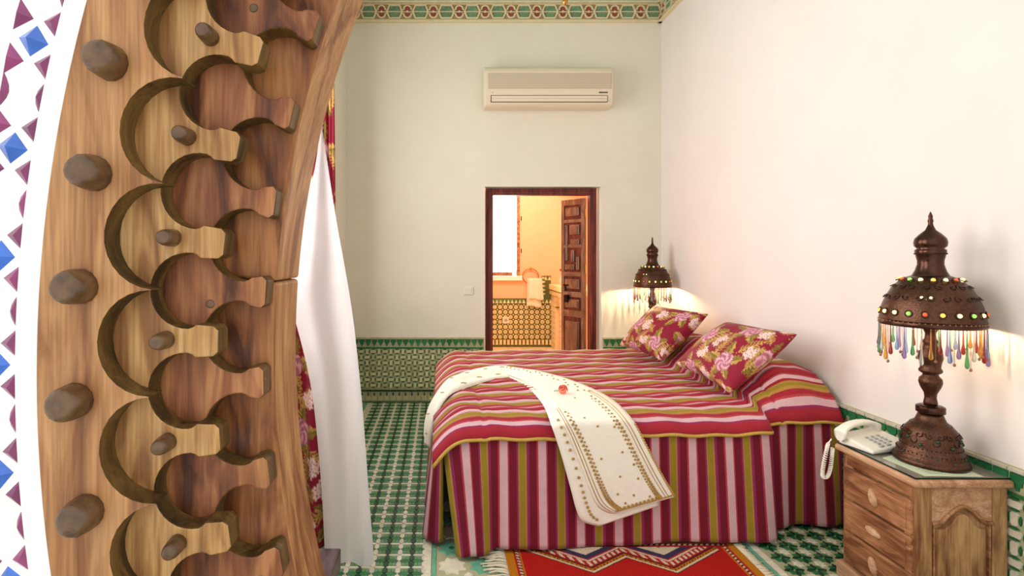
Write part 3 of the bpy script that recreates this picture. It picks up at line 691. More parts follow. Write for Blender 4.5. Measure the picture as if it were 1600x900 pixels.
# plaster wall of the arch with its mosaic border
ow = MB(); outer = [(-1.75, 3.6)]
ri = ring_pts(2222); zt = ri[0][1]; zb = ri[-1][1]
poly = [(-1.75, 0), (-1.75, 3.6), (ri[0][0] + .25, 3.6), (ri[0][0], zt)] + ri[1:] + [(ri[-1][0], 0)]
# ri goes from top (small theta) to bottom
ow.prism(poly, Y0 + .30, Y0 + .004, 'y')
aw = struct('wall_arch', ow, M['white_plaster'], 'white plaster wall around the carved arch with blue and purple mosaic', 'wall')
rp = [pol(2223, lerp(TA, TB, i / 160)) for i in range(161)]; rq = [pol(2258, lerp(TA, TB, i / 160)) for i in range(161)]
MB().prism(rp + rq[::-1], Y0 + .004, Y0 + .0005, 'y').build('plaster_moulding', M['white_plaster'], aw, bevel=.001)
PB = math.radians(4.28)
def pyr(pts, hgt, mat, name='mosaic_piece'):
    n = len(pts); c = (sum(p[0] for p in pts) / n, sum(p[1] for p in pts) / n); v = [(p[0], Y0 + .004, p[1]) for p in pts] + [(c[0], Y0 + .004 - hgt, c[1])]
    MB().add(v, [(i, (i + 1) % n, n) for i in range(n)] + [tuple(range(n))]).build(name, M[mat], aw)
for k in range(-6, 8):
    th = math.asin((400 - 585) / 2292) + k * PB
    pyr([pol(2292 + a, th + b / 2292) for a, b in ((24, 0), (0, 25), (-24, 0), (0, -25))], .012, 't_blue')
    for sa in (-1, 1):
        for sb in (-1, 1):
            e = 0 if sa < 0 else 6
            pyr([pol(2292 + sa * a, th + sb * b / 2292) for a, b in ((36, 10), (36, 60), (8, 34))], .009, 't_purple')
        m_ = th + PB / 2
        arc_ = [(36, -30)] + [(36 - 15 * math.sin(PI * i / 6), -30 + 60 * i / 6) for i in range(1, 6)] + [(36, 30)]
        pyr([pol(2292 + sa * a, m_ + b / 2292) for a, b in arc_], .006, 't_purple')

# ------------------------------------------------------------------ floral fabric pattern (woven roses, sprays and leaves)
FL_RNG = np.random.RandomState(11)
def floral(x, y, period=0.42, scale=1.0):
    x = np.asarray(x, float) / scale; y = np.asarray(y, float) / scale
    c = np.empty(x.shape + (3,)); c[:] = np.array(lin(138, 22, 48)[:3])
    pk, mv, wh = np.array(lin(226, 170, 178)[:3]), np.array(lin(176, 98, 122)[:3]), np.array(lin(238, 204, 196)[:3])
    gd, ol = np.array(lin(196, 156, 84)[:3]), np.array(lin(130, 106, 44)[:3])
    mot = []
    roses = [(.08, .10), (.29, .21), (.10, .31), (.33, .40)]
    for i, (cx, cy) in enumerate(roses):
        for k in range(5):
            a = i * 1.3 + k * 1.27; mot.append(('leaf', cx + .070 * math.cos(a), cy + .070 * math.sin(a), a, .064))
    for i, (cx, cy) in enumerate([(.21, .07), (.02, .21), (.20, .30), (.38, .10), (.24, .40), (.40, .29)]):
        mot.append(('frond', cx + .03, cy + .02, i * 1.1, .066)); mot.append(('frond', cx - .04, cy - .01, i * 1.1 + 2.4, .055)); mot.append(('spray', cx, cy, i * .7, .038))
    for i, (cx, cy) in enumerate(roses): mot.append(('rose', cx, cy, i * 1.0, .050))
    for t, cx, cy, a, s in mot:
        dx = (x - cx + period / 2) % period - period / 2; dy = (y - cy + period / 2) % period - period / 2
        m = (np.abs(dx) < 2.2 * s) & (np.abs(dy) < 2.2 * s)
        if not m.any(): continue
        lx = (dx[m] * math.cos(a) + dy[m] * math.sin(a)) / s; ly = (-dx[m] * math.sin(a) + dy[m] * math.cos(a)) / s
        rr = np.hypot(lx, ly); an = np.arctan2(ly, lx); sub = c[m]
        if t == 'rose':
            ins = rr < 0.88 + .12 * np.abs(np.cos(2.5 * an)); k = .5 + .5 * np.sin(5 * an + 9 * rr); k = np.clip(k * 1.6 - .3, 0, 1)[:, None]
            colr = mv * (1 - k) + pk * k; ol_ = np.abs(((rr * 3.2 + .25 * np.sin(5 * an)) % 1) - .5) > .43; colr[ol_] = mv * .75
            sub[ins] = colr[ins]
        elif t == 'leaf':
            lx2 = lx + .4; w = .34 * np.sin(PI * np.clip((lx2 + .6) / 1.6, 0, 1)) * (1 + .18 * np.sin(lx2 * 18)); ins = np.abs(ly) < w
            rib = (np.abs(ly) < .04) | (np.abs(((lx2 - np.abs(ly)) * 5) % 1 - .5) < .1); colr = np.where((ly > 0)[:, None], gd, ol * 1.25); colr = np.where(rib[:, None], ol * .7, colr)
            sub[ins] = colr[ins]
        elif t == 'frond':
            w = .5 * np.sin(PI * np.clip((lx + 1) / 2, 0, 1)) * np.clip(np.abs(((lx - np.abs(ly) * .8) * 4) % 1 - .5) * 3.2 - .3, 0.1, 1); ins = np.abs(ly) < w
            sub[ins] = np.where((ly > 0)[:, None], gd, gd * .8)[ins]
        else:
            for q in range(6):
                qx, qy = (.62 * math.cos(q * 1.05), .62 * math.sin(q * 1.05)) if q else (0, 0)
                r2 = np.hypot(lx - qx, ly - qy); a2 = np.arctan2(ly - qy, lx - qx); ins = r2 < .20 + .20 * np.abs(np.cos(2.5 * a2))
                sub[ins] = np.where((r2 < .1)[:, None], mv, wh * .95)[ins]
        c[m] = sub
    return c.reshape(-1, 3)

# ------------------------------------------------------------------ curtains by the window
CY = 2.22
rod = thing('curtain_rod', 'dark curtain rod reaching out from the window wall', 'curtain rod', (XL, CY, 2.72))
MB().tube([(XL, CY, 2.72), (-0.42, CY, 2.72)], .012, 10).build('rod', M['iron'], rod, True)
MB().ball((-.41, CY, 2.72), .022).build('finial', M['iron'], rod, True)
def drape(name, xa, xb, zt, zbot, nx, nz, folds, amp, label):
    rows = []; cx = []; cz = []
    for i in range(nz + 1):
        t_ = i / nz; z = lerp(zt, zbot, t_)
        row = []
        for j in range(nx + 1):
            s = j / nx; x0 = xa(t_); x1 = xb(t_); x = lerp(x0, x1, s)
            y = CY + amp * math.sin(s * folds * 2 * PI) * (.6 + .4 * t_) + .006 * math.sin(s * 17 + t_ * 5)
            row.append((x, y, z)); cx.append(s * (abs(x1 - x0) * 1.5)); cz.append(z)
        rows.append(row)
    o = MB().grid(rows).build(name, M['floral'], None, True, origin=(lerp(xa(1), xb(1), .5), CY, zbot), solid=.003)
    set_color(o, floral(np.array(cx) + .13, np.array(cz), .42, 1.25)); tag(o, label, 'curtain', 'red floral curtain panels'); return o
drape('floral_curtain', lambda t: -.785, lambda t: lerp(-.500, -.488, t), 2.71, .015, 90, 420, 3.2, .028, 'red floral curtain panel nearest the window wall, left of the sheer')
drape('floral_curtain', lambda t: lerp(-.498, -.487, t), lambda t: lerp(-.452, -.432, t), 2.71, .015, 30, 420, .8, .014, 'narrow red floral curtain strip right behind the white sheer')
LE = [(198, 501), (240, 492), (290, 483), (380, 466), (440, 454), (470, 454), (492, 459), (570, 479), (640, 491), (760, 502), (855, 507), (890, 508)]
RE = [(198, 503), (230, 508), (290, 517), (353, 527), (430, 541), (500, 552), (600, 563), (682, 570), (780, 577), (855, 583), (890, 584)]
LEs, REs = smooth_curve(LE, 120), smooth_curve(RE, 120)
rows = [[(-.497, CY + .012, 2.71), ] * 25]
for i in range(61):
    v = lerp(198, 886, i / 60); ul = curve([(p[0], p[1]) for p in LEs], v); ur = curve([(p[0], p[1]) for p in REs], v)
    yy = CY - .01 - .10 * sst(198, 420, v)
    row = []
    for j in range(25):
        s = j / 24; u = lerp(ul, ur, s); y = yy + .018 * math.sin(s * 9 + v * .004) * sst(200, 400, v) + .035 * (s - .5) ** 2
        p = P(u, v, y); p.z = max(p.z, .012 + .002 * math.sin(j)); row.append(tuple(p))
    rows.append(row)
rows[0] = [(-.4975 + .0015 * j / 24, CY + .004, 2.71) for j in range(25)]
sh = MB().grid(rows).build('sheer_curtain', M['sheer'], None, True, origin=(-.36, 2.12, 0)); tag(sh, 'white sheer curtain billowing in front of the red floral curtain', 'curtain')

# ------------------------------------------------------------------ dark bench
bz = .45; by = 1.442
bn = thing('wooden_bench', 'dark wooden bench corner behind the arch at the bottom edge', 'bench', (-.5, 1.22, 0))
for x0, x1, y0_, y1_ in ((-.342, -.273, .98, by), (-.75, -.681, .98, by), (-.681, -.342, by - .06, by), (-.681, -.342, .98, 1.04)):
    MB().box(x0, x1, y0_, y1_, bz - .055, bz).build('frame_rail', M['bench'], bn, bevel=.004)
MB().box(-.681, -.342, 1.04, by - .06, bz - .05, bz - .03).build('seat_board', M['bench'], bn)
for x in (-.335, -.745):
    for y in (.99, by - .06): MB().box(x, x + .05, y, y + .05, 0, bz - .055).build('leg', M['bench'], bn, bevel=.004)

# ------------------------------------------------------------------ bed
BL = 1.862
def Yf(x): return 2.20 + .07 * x + .10 * sst(1.44, 1.50, x)
def Yb(x): return 3.96 + .05 * x
bed = thing('bed', 'large bed with striped quilt and pleated striped skirt', 'bed', (.95, 3.1, 0))
fm = MB(); fm.prism([(.07, Yf(0) + .05), (1.42, Yf(1.42) + .05), (1.43, Yf(1.55) + .05), (1.85, Yf(1.85) + .05), (1.85, Yb(1.85) - .05), (.07, Yb(0) - .05)], .06, .49, 'z').build('mattress', M['linen'], bed, bevel=.02)
def ztop(x, y):
    d = y - Yf(x); e = Yb(x) - y
    z = .545
    z -= .045 * (1 - min(1, max(0, d / .11))) ** 2 + .07 * (1 - min(1, max(0, e / .12))) ** 2
    hump = .165 * sst(1.43, 1.67, x) * (1 - .25 * sst(1.74, 1.88, x)) * (.30 * sst(-.02, .06, d) + .70 * sst(0, .24, d)) * sst(0, .25, e)
    mid = 1 - .35 * math.exp(-((y - 3.2) / .10) ** 2)
    return z + hump * mid
nx, ny = 150, 190; rows = []; uv = []
ends = [(-.028, .455), (-.030, .475), (-.022, .50), (0.0, .522), (.03, .538)]
for i in range(ny + 1):
    s = i / ny; row = []
    for j in range(nx + 1):
        x = -.03 + (BL + .03) * (j / nx)
        y = lerp(Yf(max(0, x)), Yb(max(0, x)), s); arc = s * 1.80
        z = ztop(x, y)
        # rounded foot edge
        if x < .13: q = (.13 - x) / .16; z -= .105 * q * q * (1 if q < 1 else 1)
        puff = abs(math.sin(PI * arc / .043)) ** .6
        ex = min(1, max(0, (x + .03) / .1))
        z += .017 * (puff - .5) * (.4 + .6 * sst(0, .15, y - Yf(x))) + .004 * math.sin(x * 9 + arc * 5) + .003 * math.sin(x * 33 + arc * 21)
        # cross seam near the foot and by the bolster
        for xs in (.19, 1.56): z -= .007 * math.exp(-((x - xs) / .008) ** 2)
        if i == 0: z -= .012
        row.append((x, y - (.012 if i == 0 else 0), z)); uv.append((arc + .012, x))
    rows.append(row)
q = MB().grid(rows).build('quilt', M['quilt'], bed, True, solid=.012); set_uv(q, uv)
# piping along the front edge
pp = [(rows[0][j][0], rows[0][j][1] - .004, rows[0][j][2] - .004) for j in range(0, nx + 1)]
for a_, b_ in ((0, 118), (121, nx)): MB().tube(pp[a_:b_ + 1], .0075, 8).build('piping', M['piping'], bed, True)
# front skirt
def skirt(name, xs, zt, flare, uoff, folds, extra=None):
    rows = []; uv = []
    for i in range(25):
        t_ = i / 24; row = []
        for x in xs:
            z = lerp(zt(x), .022 + .006 * math.sin(x * 7), t_)
            w = folds(x) * t_; xx, yy = x, Yf(x) + .004 - flare * t_ - w
            if extra: xx, yy, z = extra(x, xx, yy, z, t_)
            row.append((xx, yy, z)); uv.append((x + uoff, z))
        rows.append(row)
    o = MB().grid(rows).build(name, M['skirt'], bed, True, solid=.004); set_uv(o, uv); return o
xs = [.012 + 1.455 * j / 220 for j in range(221)]
def frontfold(x): return .012 * math.sin(x * 5.5 + .6) + .006 * math.sin(x * 17) + .020 * math.exp(-((x - .16) / .05) ** 2) - .018 * math.exp(-((x - .23) / .03) ** 2) + .012 * math.exp(-((x - 1.38) / .05) ** 2)
def fex(x, xx, yy, z, t_):
    k = 1 - sst(0, .25, x)     # flared pleat at the foot corner
    return xx + .055 * k * t_ + .02 * sst(1.35, 1.47, x) * t_, yy - .018 * k * t_ + .03 * (1 - sst(0, .03, x)) + .012 * sst(1.40, 1.467, x) * t_, z - .006 * k * t_
skirt('front_skirt', xs, lambda x: ztop(x, Yf(x)) - .014 - .105 * (max(0, .13 - x) / .16) ** 2, .028, .078, frontfold, fex)
xs2 = [1.452 + .405 * j / 80 for j in range(81)]
skirt('head_skirt', xs2, lambda x: ztop(x, Yf(x)) - .012, .02, .09, lambda x: .022 * math.sin((x - 1.45) * 24) * sst(1.42, 1.5, x), lambda x, a, b, z, t_: (a, b + .03 * (1 - sst(1.45, 1.47, x)), z))
# foot skirt wraps the corner a little
rows = []; uv = []
path = [(.012, 2.232), (-.005, 2.235), (-.02, 2.26)] + [(-.026, 2.30 + 1.62 * k / 60) for k in range(61)]
for i in range(21):
    t_ = i / 20; row = []; L_ = 0
    for j, (x, y) in enumerate(path):
        if j: L_ += math.hypot(x - path[j - 1][0], y - path[j - 1][1])
        k = min(1, j / 3); fl_ = .045 * t_ * k + .008 * math.sin(y * 22) * t_ * k
        row.append((x - fl_, y + .03 * t_ * (1 - k), lerp(.430, .020, t_))); uv.append((L_ + .10, 0))
    rows.append(row)
o = MB().grid(rows).build('foot_skirt', M['skirt'], bed, True, solid=.004); set_uv(o, uv)
# white pillow end under the quilt at the wall
MB().box(1.80, 1.866, 2.425, 2.60, .45, .525).build('white_pillow', M['linen'], bed, True, bevel=.03, seg=4)

# ------------------------------------------------------------------ cushions
def cushion(c0, c1, c2, c3, thick, label, seed):
    """corners: bottom-front, bottom-back, top-back, top-front"""
    c0, c1, c2, c3 = map(Vector, (c0, c1, c2, c3)); n = 110
    nrm = (c1 - c0).cross(c3 - c0).normalized()
    if nrm.x > 0: nrm = -nrm
    cen = (c0 + c1 + c2 + c3) / 4; rows = []; fx = []; fy_ = []; mb = MB()
    wdt = (c1 - c0).length; hgt = (c3 - c0).length
    for side in (1, -1):
        rows = []
        for i in range(n + 1):
            ta = i / n; a = lerp(ta, .5 - .5 * math.cos(PI * ta), .75); row = []
            for j in range(n + 1):
                tb = j / n; b = lerp(tb, .5 - .5 * math.cos(PI * tb), .75)
                ea = 4 * a * (1 - a); eb = 4 * b * (1 - b)
                pin = lambda p, other: .5 + (p - .5) * (1 - .10 * (4 * other * (1 - other)) * abs(2 * p - 1))
                a2, b2 = pin(a, b), pin(b, a)
                p = (c0 * (1 - a2) + c1 * a2) * (1 - b2) + (c3 * (1 - a2) + c2 * a2) * b2
                hh = thick * (ea * eb) ** .45
                wr = .006 * math.sin(a * 11 + b * 7 + seed) * ea * eb
                row.append(tuple(p + nrm * side * (hh + wr))); fx.append(ta * wdt * 1.12); fy_.append(tb * hgt * 1.12)
            rows.append(row)
        mb.grid(rows)
    o = mb.build('floral_cushion', M['floral'], None, True, origin=(cen.x, cen.y, min(c0.z, c1.z)))
    set_color(o, floral(np.array(fx) + seed * .13, np.array(fy_) + seed * .07, .42, 1.05)); tag(o, label, 'cushion', 'floral cushions leaning on the bolster')
    # corded edge
    return o
cushion((1.375, 2.50, .60), (1.37, 3.06, .62), (1.655, 3.02, .875), (1.68, 2.47, .885), .095, 'red floral cushion nearest the nightstand phone, in front of the other', 1)
cushion((1.375, 3.27, .60), (1.295, 3.80, .61), (1.585, 3.86, .89), (1.68, 3.29, .89), .095, 'red floral cushion farther back, below the distant lamp', 3)

# ------------------------------------------------------------------ robe laid over the bed
def bedhit(u, v, lift):
    k = (u - VX) / F; m = (v - VY) / F
    y = (EYE - .552 - lift) / m; x = k * y
    yfr = 2.158 / (1 - .07 * k)
    if y > yfr + .15:
        for _ in range(3):
            zt_ = ztop(x, y) + .010 + lift; y = (EYE - zt_) / m; x = k * y
    y2 = yfr - lift - .012 * sst(640, 860, v); d_ = y - y2
    y = y2 + .5 * (d_ + math.sqrt(d_ * d_ + .0006))
    return Vector((k * y, y, EYE - m * y))
robe = thing('embroidered_robe', 'ivory robe with gold embroidery draped across the striped bed', 'robe', (.6, 2.7, .56))
def sheet(name, left, right, n, w, lift, mat='robe', solid=.005):
    l, r = smooth_curve(left, n), smooth_curve(right, n); rows = []
    for i in range(n):
        rows.append([tuple(bedhit(lerp(l[i][0], r[i][0], j / w), lerp(l[i][1], r[i][1], j / w), lift * min(1, 4 * (1 - abs(2 * j / w - 1)) + .45))) for j in range(w + 1)])
    o = MB().grid(rows).build(name, M[mat], robe, True, solid=solid); return l, r, rows
LU = [(792, 588), (822, 604), (848, 632), (864, 672), (878, 715), (892, 765), (900, 795), (910, 814), (935, 822)]
RU = [(790, 573), (848, 584), (905, 604), (950, 628), (980, 660), (1002, 705), (1018, 745), (1026, 770), (1028, 790)]
sheet('lower_layer', LU, RU, 60, 16, .006)
LT_ = [(790, 584), (826, 600), (858, 628), (884, 672), (904, 720), (920, 762), (932, 788), (946, 799), (960, 802)]
RT_ = [(788, 572), (850, 582), (908, 600), (956, 624), (988, 656), (1012, 700), (1032, 738), (1048, 766), (1054, 776)]
lT, rT, rowsT = sheet('upper_layer', LT_, RT_, 70, 28, .020)
# sleeve running to the foot of the bed and hanging down its side
def slv():
    up = [(.41, 3.30, .58), (.30, 3.28, .585), (.17, 3.17, .575), (.08, 3.03, .55), (-.005, 2.93, .47), (-.045, 2.88, .38), (-.055, 2.86, .29)]
    lo = [(.43, 3.02, .58), (.31, 2.96, .585), (.19, 2.84, .575), (.09, 2.72, .55), (.0, 2.62, .47), (-.03, 2.60, .38), (-.042, 2.62, .28)]
    a, b = smooth_curve(up, 40), smooth_curve(lo, 40); rows = []
    for i in range(40):
        row = []
        for j in range(13):
            s = j / 12; p = Vector(lerp(a[i], b[i], s)); bul = .022 * math.sin(PI * s) ** .7 + .006 * math.sin(s * 14 + i * .1)
            if p.x > .1: p.z = ztop(p.x, p.y) + .008 + bul
            else:
                k = 1 - max(0, min(1, p.x / .1)); z0 = ztop(p.x, p.y); p.z = lerp(z0 + .008, p.z + .012, k) + bul * (1 - k); p.x -= bul * k + .012 * k
            row.append(tuple(p))
        rows.append(row)
    return rows
MB().grid(slv()).build('sleeve', M['robe'], robe, True, solid=.006)
# gold embroidery: raised bands along the borders, tufts and buttons
def band(rows, j0, j1, i0, i1, off, name='embroidery', wob=0):
    pts = []
    for i in range(i0, i1):
        jj = [j0 + (j1 - j0) * k / 4 for k in range(5)]
        row = []
        for j in jj:
            k = int(min(j, len(rows[0]) - 2)); p = Vector(rows[i][k]).lerp(Vector(rows[i][k + 1]), j - k); row.append(tuple(p + Vector((0, -.5, 1)).normalized() * off))
        pts.append(row)
    MB().grid(pts).build(name, M['gold'], robe, True, solid=.0015)
def along(rows, i, j):
    i0_ = int(min(max(i, 0), len(rows) - 2)); j0_ = int(min(max(j, 0), len(rows[0]) - 2)); a, b = i - i0_, j - j0_
    return Vector(rows[i0_][j0_]).lerp(Vector(rows[i0_][j0_ + 1]), b).lerp(Vector(rows[i0_ + 1][j0_]).lerp(Vector(rows[i0_ + 1][j0_ + 1]), b), a)
OFF = Vector((0, -.7, .7))
for j, r_ in ((1.2, .0022), (2.4, .0016), (25.6, .0018), (24.4, .0014)):
    MB().tube([along(rowsT, i, j) + OFF * .005 for i in range(20, 69)], r_, 6).build('gold_braid', M['gold'], robe, True)
for r_, ii in ((.0022, 67.6), (.0016, 66.2)): MB().tube([along(rowsT, ii, j) + OFF * .005 for j in range(1, 28)], r_, 6).build('gold_braid', M['gold'], robe, True)
def tuft(c, s, ang):
    mb = MB()
    for k in range(5):
        a = ang + k * 2 * PI / 5; mb.ball((c.x + s * .7 * math.cos(a), c.y - .002, c.z + s * .7 * math.sin(a)), s * .55, s * .35, s * .55, 6, 4)
    return mb
for side, jj, ia in (('l', 4.4, 22), ('r', 22.4, 22)):
    i = ia
    mb = MB()
    while i < 65:
        c = along(rowsT, i, jj) + OFF * .004; t_ = tuft(c, .0058, i); mb.add(t_.v, t_.f); c2 = along(rowsT, i + .7, jj + (1.1 if side == 'l' else -1.1)) + OFF * .004; t_ = tuft(c2, .0042, i); mb.add(t_.v, t_.f); i += 1.25
    mb.build('embroidered_border', M['gold'], robe, True)['kind'] = 'stuff'
mb = MB()
for k in range(11):
    c = along(rowsT, 63.6, 5 + k * 1.75) + OFF * .004; t_ = tuft(c, .0062, k); mb.add(t_.v, t_.f)
mb.build('embroidered_border', M['gold'], robe, True)['kind'] = 'stuff'
for k, (i, j) in enumerate([(30, 14), (38, 9), (40, 18), (46, 13), (50, 19), (52, 9), (56, 14), (60, 19), (59, 9), (33, 20), (26, 11), (20, 15), (45, 20)]):
    c = along(rowsT, i, j) + OFF * .004; tuft(c, .0046, k).build('embroidered_sprig', M['gold'], robe, True)
sl_ = slv()
for k in range(12):
    c = along(sl_, 2 + k * 3.0, 3 + 6 * (k % 2) + .7 * (k % 3)) + Vector((0, -.2, .98)) * .006; mb = MB()
    for q_ in range(3): mb.ball((c.x + .010 * (q_ - 1), c.y + .006 * (q_ % 2), c.z), .006, .004, .003, 6, 4)
    mb.build('embroidered_sprig', M['gold'], robe, True)
mb = MB()
for k in range(22): c = along(rowsT, 0.5 + k * .95, 23 + 2 * math.sin(k * 1.9)) + Vector((0, -.2, .98)) * .005; t_ = tuft(c, .0052, k); mb.add([(x, y + (z - c.z) * .8, c.z + (z - c.z) * .4) for x, y, z in t_.v], t_.f)
mb.build('embroidered_border', M['gold'], robe, True)['kind'] = 'stuff'
# border on the lower layer
rl = [[tuple(bedhit(lerp(a[0], b[0], s), lerp(a[1], b[1], s), .009)) for s in (0, .06, .12, .18, .24, .3)] for a, b in zip(smooth_curve(LU, 50), smooth_curve(RU, 50))]
mb = MB()
for k in range(17): t_ = tuft(along(rl, 17 + k * 1.75, 2.3) + OFF * .004, .0058, k * .8); mb.add(t_.v, t_.f)
mb.build('embroidered_border', M['gold'], robe, True)['kind'] = 'stuff'
bt = MB().ball((0, 0, 0), .0052, n=8, m=6).mesh('button', M['gold'], True)
for k in range(42):
    c = along(rowsT, 36 + k * .78, 27.8) + OFF * .004; o = bpy.data.objects.new('button', bt); COL.objects.link(o); o.parent = robe; o.location = c - Vector(robe.location)
# rose bud
rc = bedhit(880, 612, .030); ro = thing('rose_bud', 'small pink rose lying on the ivory robe', 'rose', rc)
mb = MB()
for k in range(9):
    a = k * 2.4; rr = .005 + .0019 * k
    pts = []
    for i in range(5):
        t_ = i / 4; w = []
        for j in range(7):
            b = a + (j / 6 - .5) * 1.9; r2 = rr * (.55 + .6 * math.sin(PI * (.25 + .5 * t_))) + .003 * t_ * (k / 9)
            w.append((r2 * math.cos(b), r2 * math.sin(b), .004 + .030 * t_ * (1 - .03 * k) - .004 * abs(j / 6 - .5)))
        pts.append(w)
    mb.grid(pts)
pet = mb.build('petals', M['rose'], ro, True, world=False, solid=.0012); pet.rotation_euler = (.5, -.3, 0)
MB().tube([(0, 0, .006), (-.02, .006, .004), (-.045, .004, .002)], .0018, 6).build('stem', M['stem'], ro, True, world=False)
lf = MB().add([(-.012, .004, .006), (-.022, .014, .008), (-.036, .016, .006), (-.025, .006, .010)], [(0, 1, 3), (1, 2, 3)]); lf.build('leaf', M['stem'], ro, world=False, solid=.001)

# ------------------------------------------------------------------ rug
RX0, RX1, RY0, RY1 = .27, 1.262, 1.45, 2.275
nx, ny = 330, 275
gx, gy = np.meshgrid(np.linspace(RX0, RX1, nx + 1), np.linspace(RY0, RY1, ny + 1))
def rugcol(x, y):
    c = np.empty(x.shape + (3,)); L3 = lambda *a: np.array(lin(*a)[:3])
    redc, gold_, whi, navy, dk, org = L3(178, 26, 18), L3(190, 118, 20), L3(214, 196, 166), L3(58, 52, 82), L3(96, 26, 24), L3(170, 30, 34)
    c[:] = redc
    xm = (RX0 + RX1) / 2; d = RY1 - y; ax = np.abs(x - xm)
    tri = np.abs(((ax - .1635 + .1635) % .327) - .1635)       # 0 at valleys .1635 from the centre
    g = .105 + .105 * (1 - tri / .1635)                         # valley depth
    g = np.where(ax > .1635, .21 - (ax - .1635) * .65, .21 - (.1635 - ax) * .65)
    for kk in range(4):
        w = d - g - kk * .30
        inz = (w < .03) & (w > (-.17 if kk == 0 else -.07)) & (ax < .43)
        bands = [(-.17, -.115, whi), (-.115, -.085, navy), (-.085, -.076, org), (-.076, -.066, whi), (-.066, -.03, org), (-.03, -.018, dk), (-.018, -.002, gold_), (-.002, .008, whi), (.008, .014, dk)]
        for a, b, cc in bands:
            m = inz & (w >= a) & (w < b); c[m] = cc
        m = inz & (w > -.062) & (w < -.036) & ((np.floor((x + y * .3) / .014)).astype(int) % 2 == 0); c[m] = whi
        m = inz & (w > -.018) & (w < -.002) & ((np.floor((x) / .008)).astype(int) % 2 == 0) & (np.abs(w + .010) < .004); c[m] = dk
    e = np.minimum(x - RX0, RX1 - x)
    rope = (np.floor((y + e * .6) / .010).astype(int) % 2 == 0)
    c[e < .085] = redc
    m = (e > .060) & (e < .066); c[m] = gold_
    m = (e > .044) & (e < .056); c[m] = np.where(rope[..., None], whi, dk)[m]
    m = (e < .036); c[m] = gold_
    m = (d < .035) & (e > .03); c[m] = org
    rope2 = (np.floor((x + d * .6) / .012).astype(int) % 2 == 0)
    m = (d > .012) & (d < .022) & (e > .04); c[m] = np.where(rope2[..., None], whi, dk)[m]
    m = (d < .008); c[m] = gold_
    return c.reshape(-1, 3) * np.random.uniform(.85, 1.12, (x.size, 1))
z = .010 + .0018 * np.random.rand(*gx.shape)
rug = thing('rug', 'red wool rug with zigzag pattern and fringe in front of the bed', 'rug', (.76, 1.9, 0))
o = MB().grid([[(gx[i, j], gy[i, j], z[i, j]) for j in range(nx + 1)] for i in range(ny + 1)]).build('pile', M['rug'], rug, True)
set_color(o, rugcol(gx, gy))
MB().box(RX0 + .002, RX1 - .002, RY0 + .002, RY1 - .002, .0015, .0095).build('backing', M['fringe'], rug)
fr = MB()
for k in range(70):
    y = RY0 + .01 + (RY1 - RY0 - .02) * k / 69; a = random.uniform(-.3, .5); ln = random.uniform(.07, .11)
    fr.tube([(RX0 + .004, y, .007), (RX0 - ln * .3, y + a * .02, .012), (RX0 - ln * .65, y + a * .05 + .006 * math.sin(k), .009), (RX0 - ln, y + a * .04, .006)], .0036, 5)
o = fr.build('fringe', M['fringe'], rug, True); o['kind'] = 'stuff'
fr = MB()
for k in range(90):
    y = RY0 + .01 + (RY1 - RY0 - .02) * k / 89
    fr.tube([(RX1 - .004, y, .006), (RX1 + .02, y + random.uniform(-.004, .004), .007), (RX1 + random.uniform(.036, .046), y + random.uniform(-.006, .006), .005)], .0042, 5)
o = fr.build('fringe', M['fringe'], rug, True); o['kind'] = 'stuff'

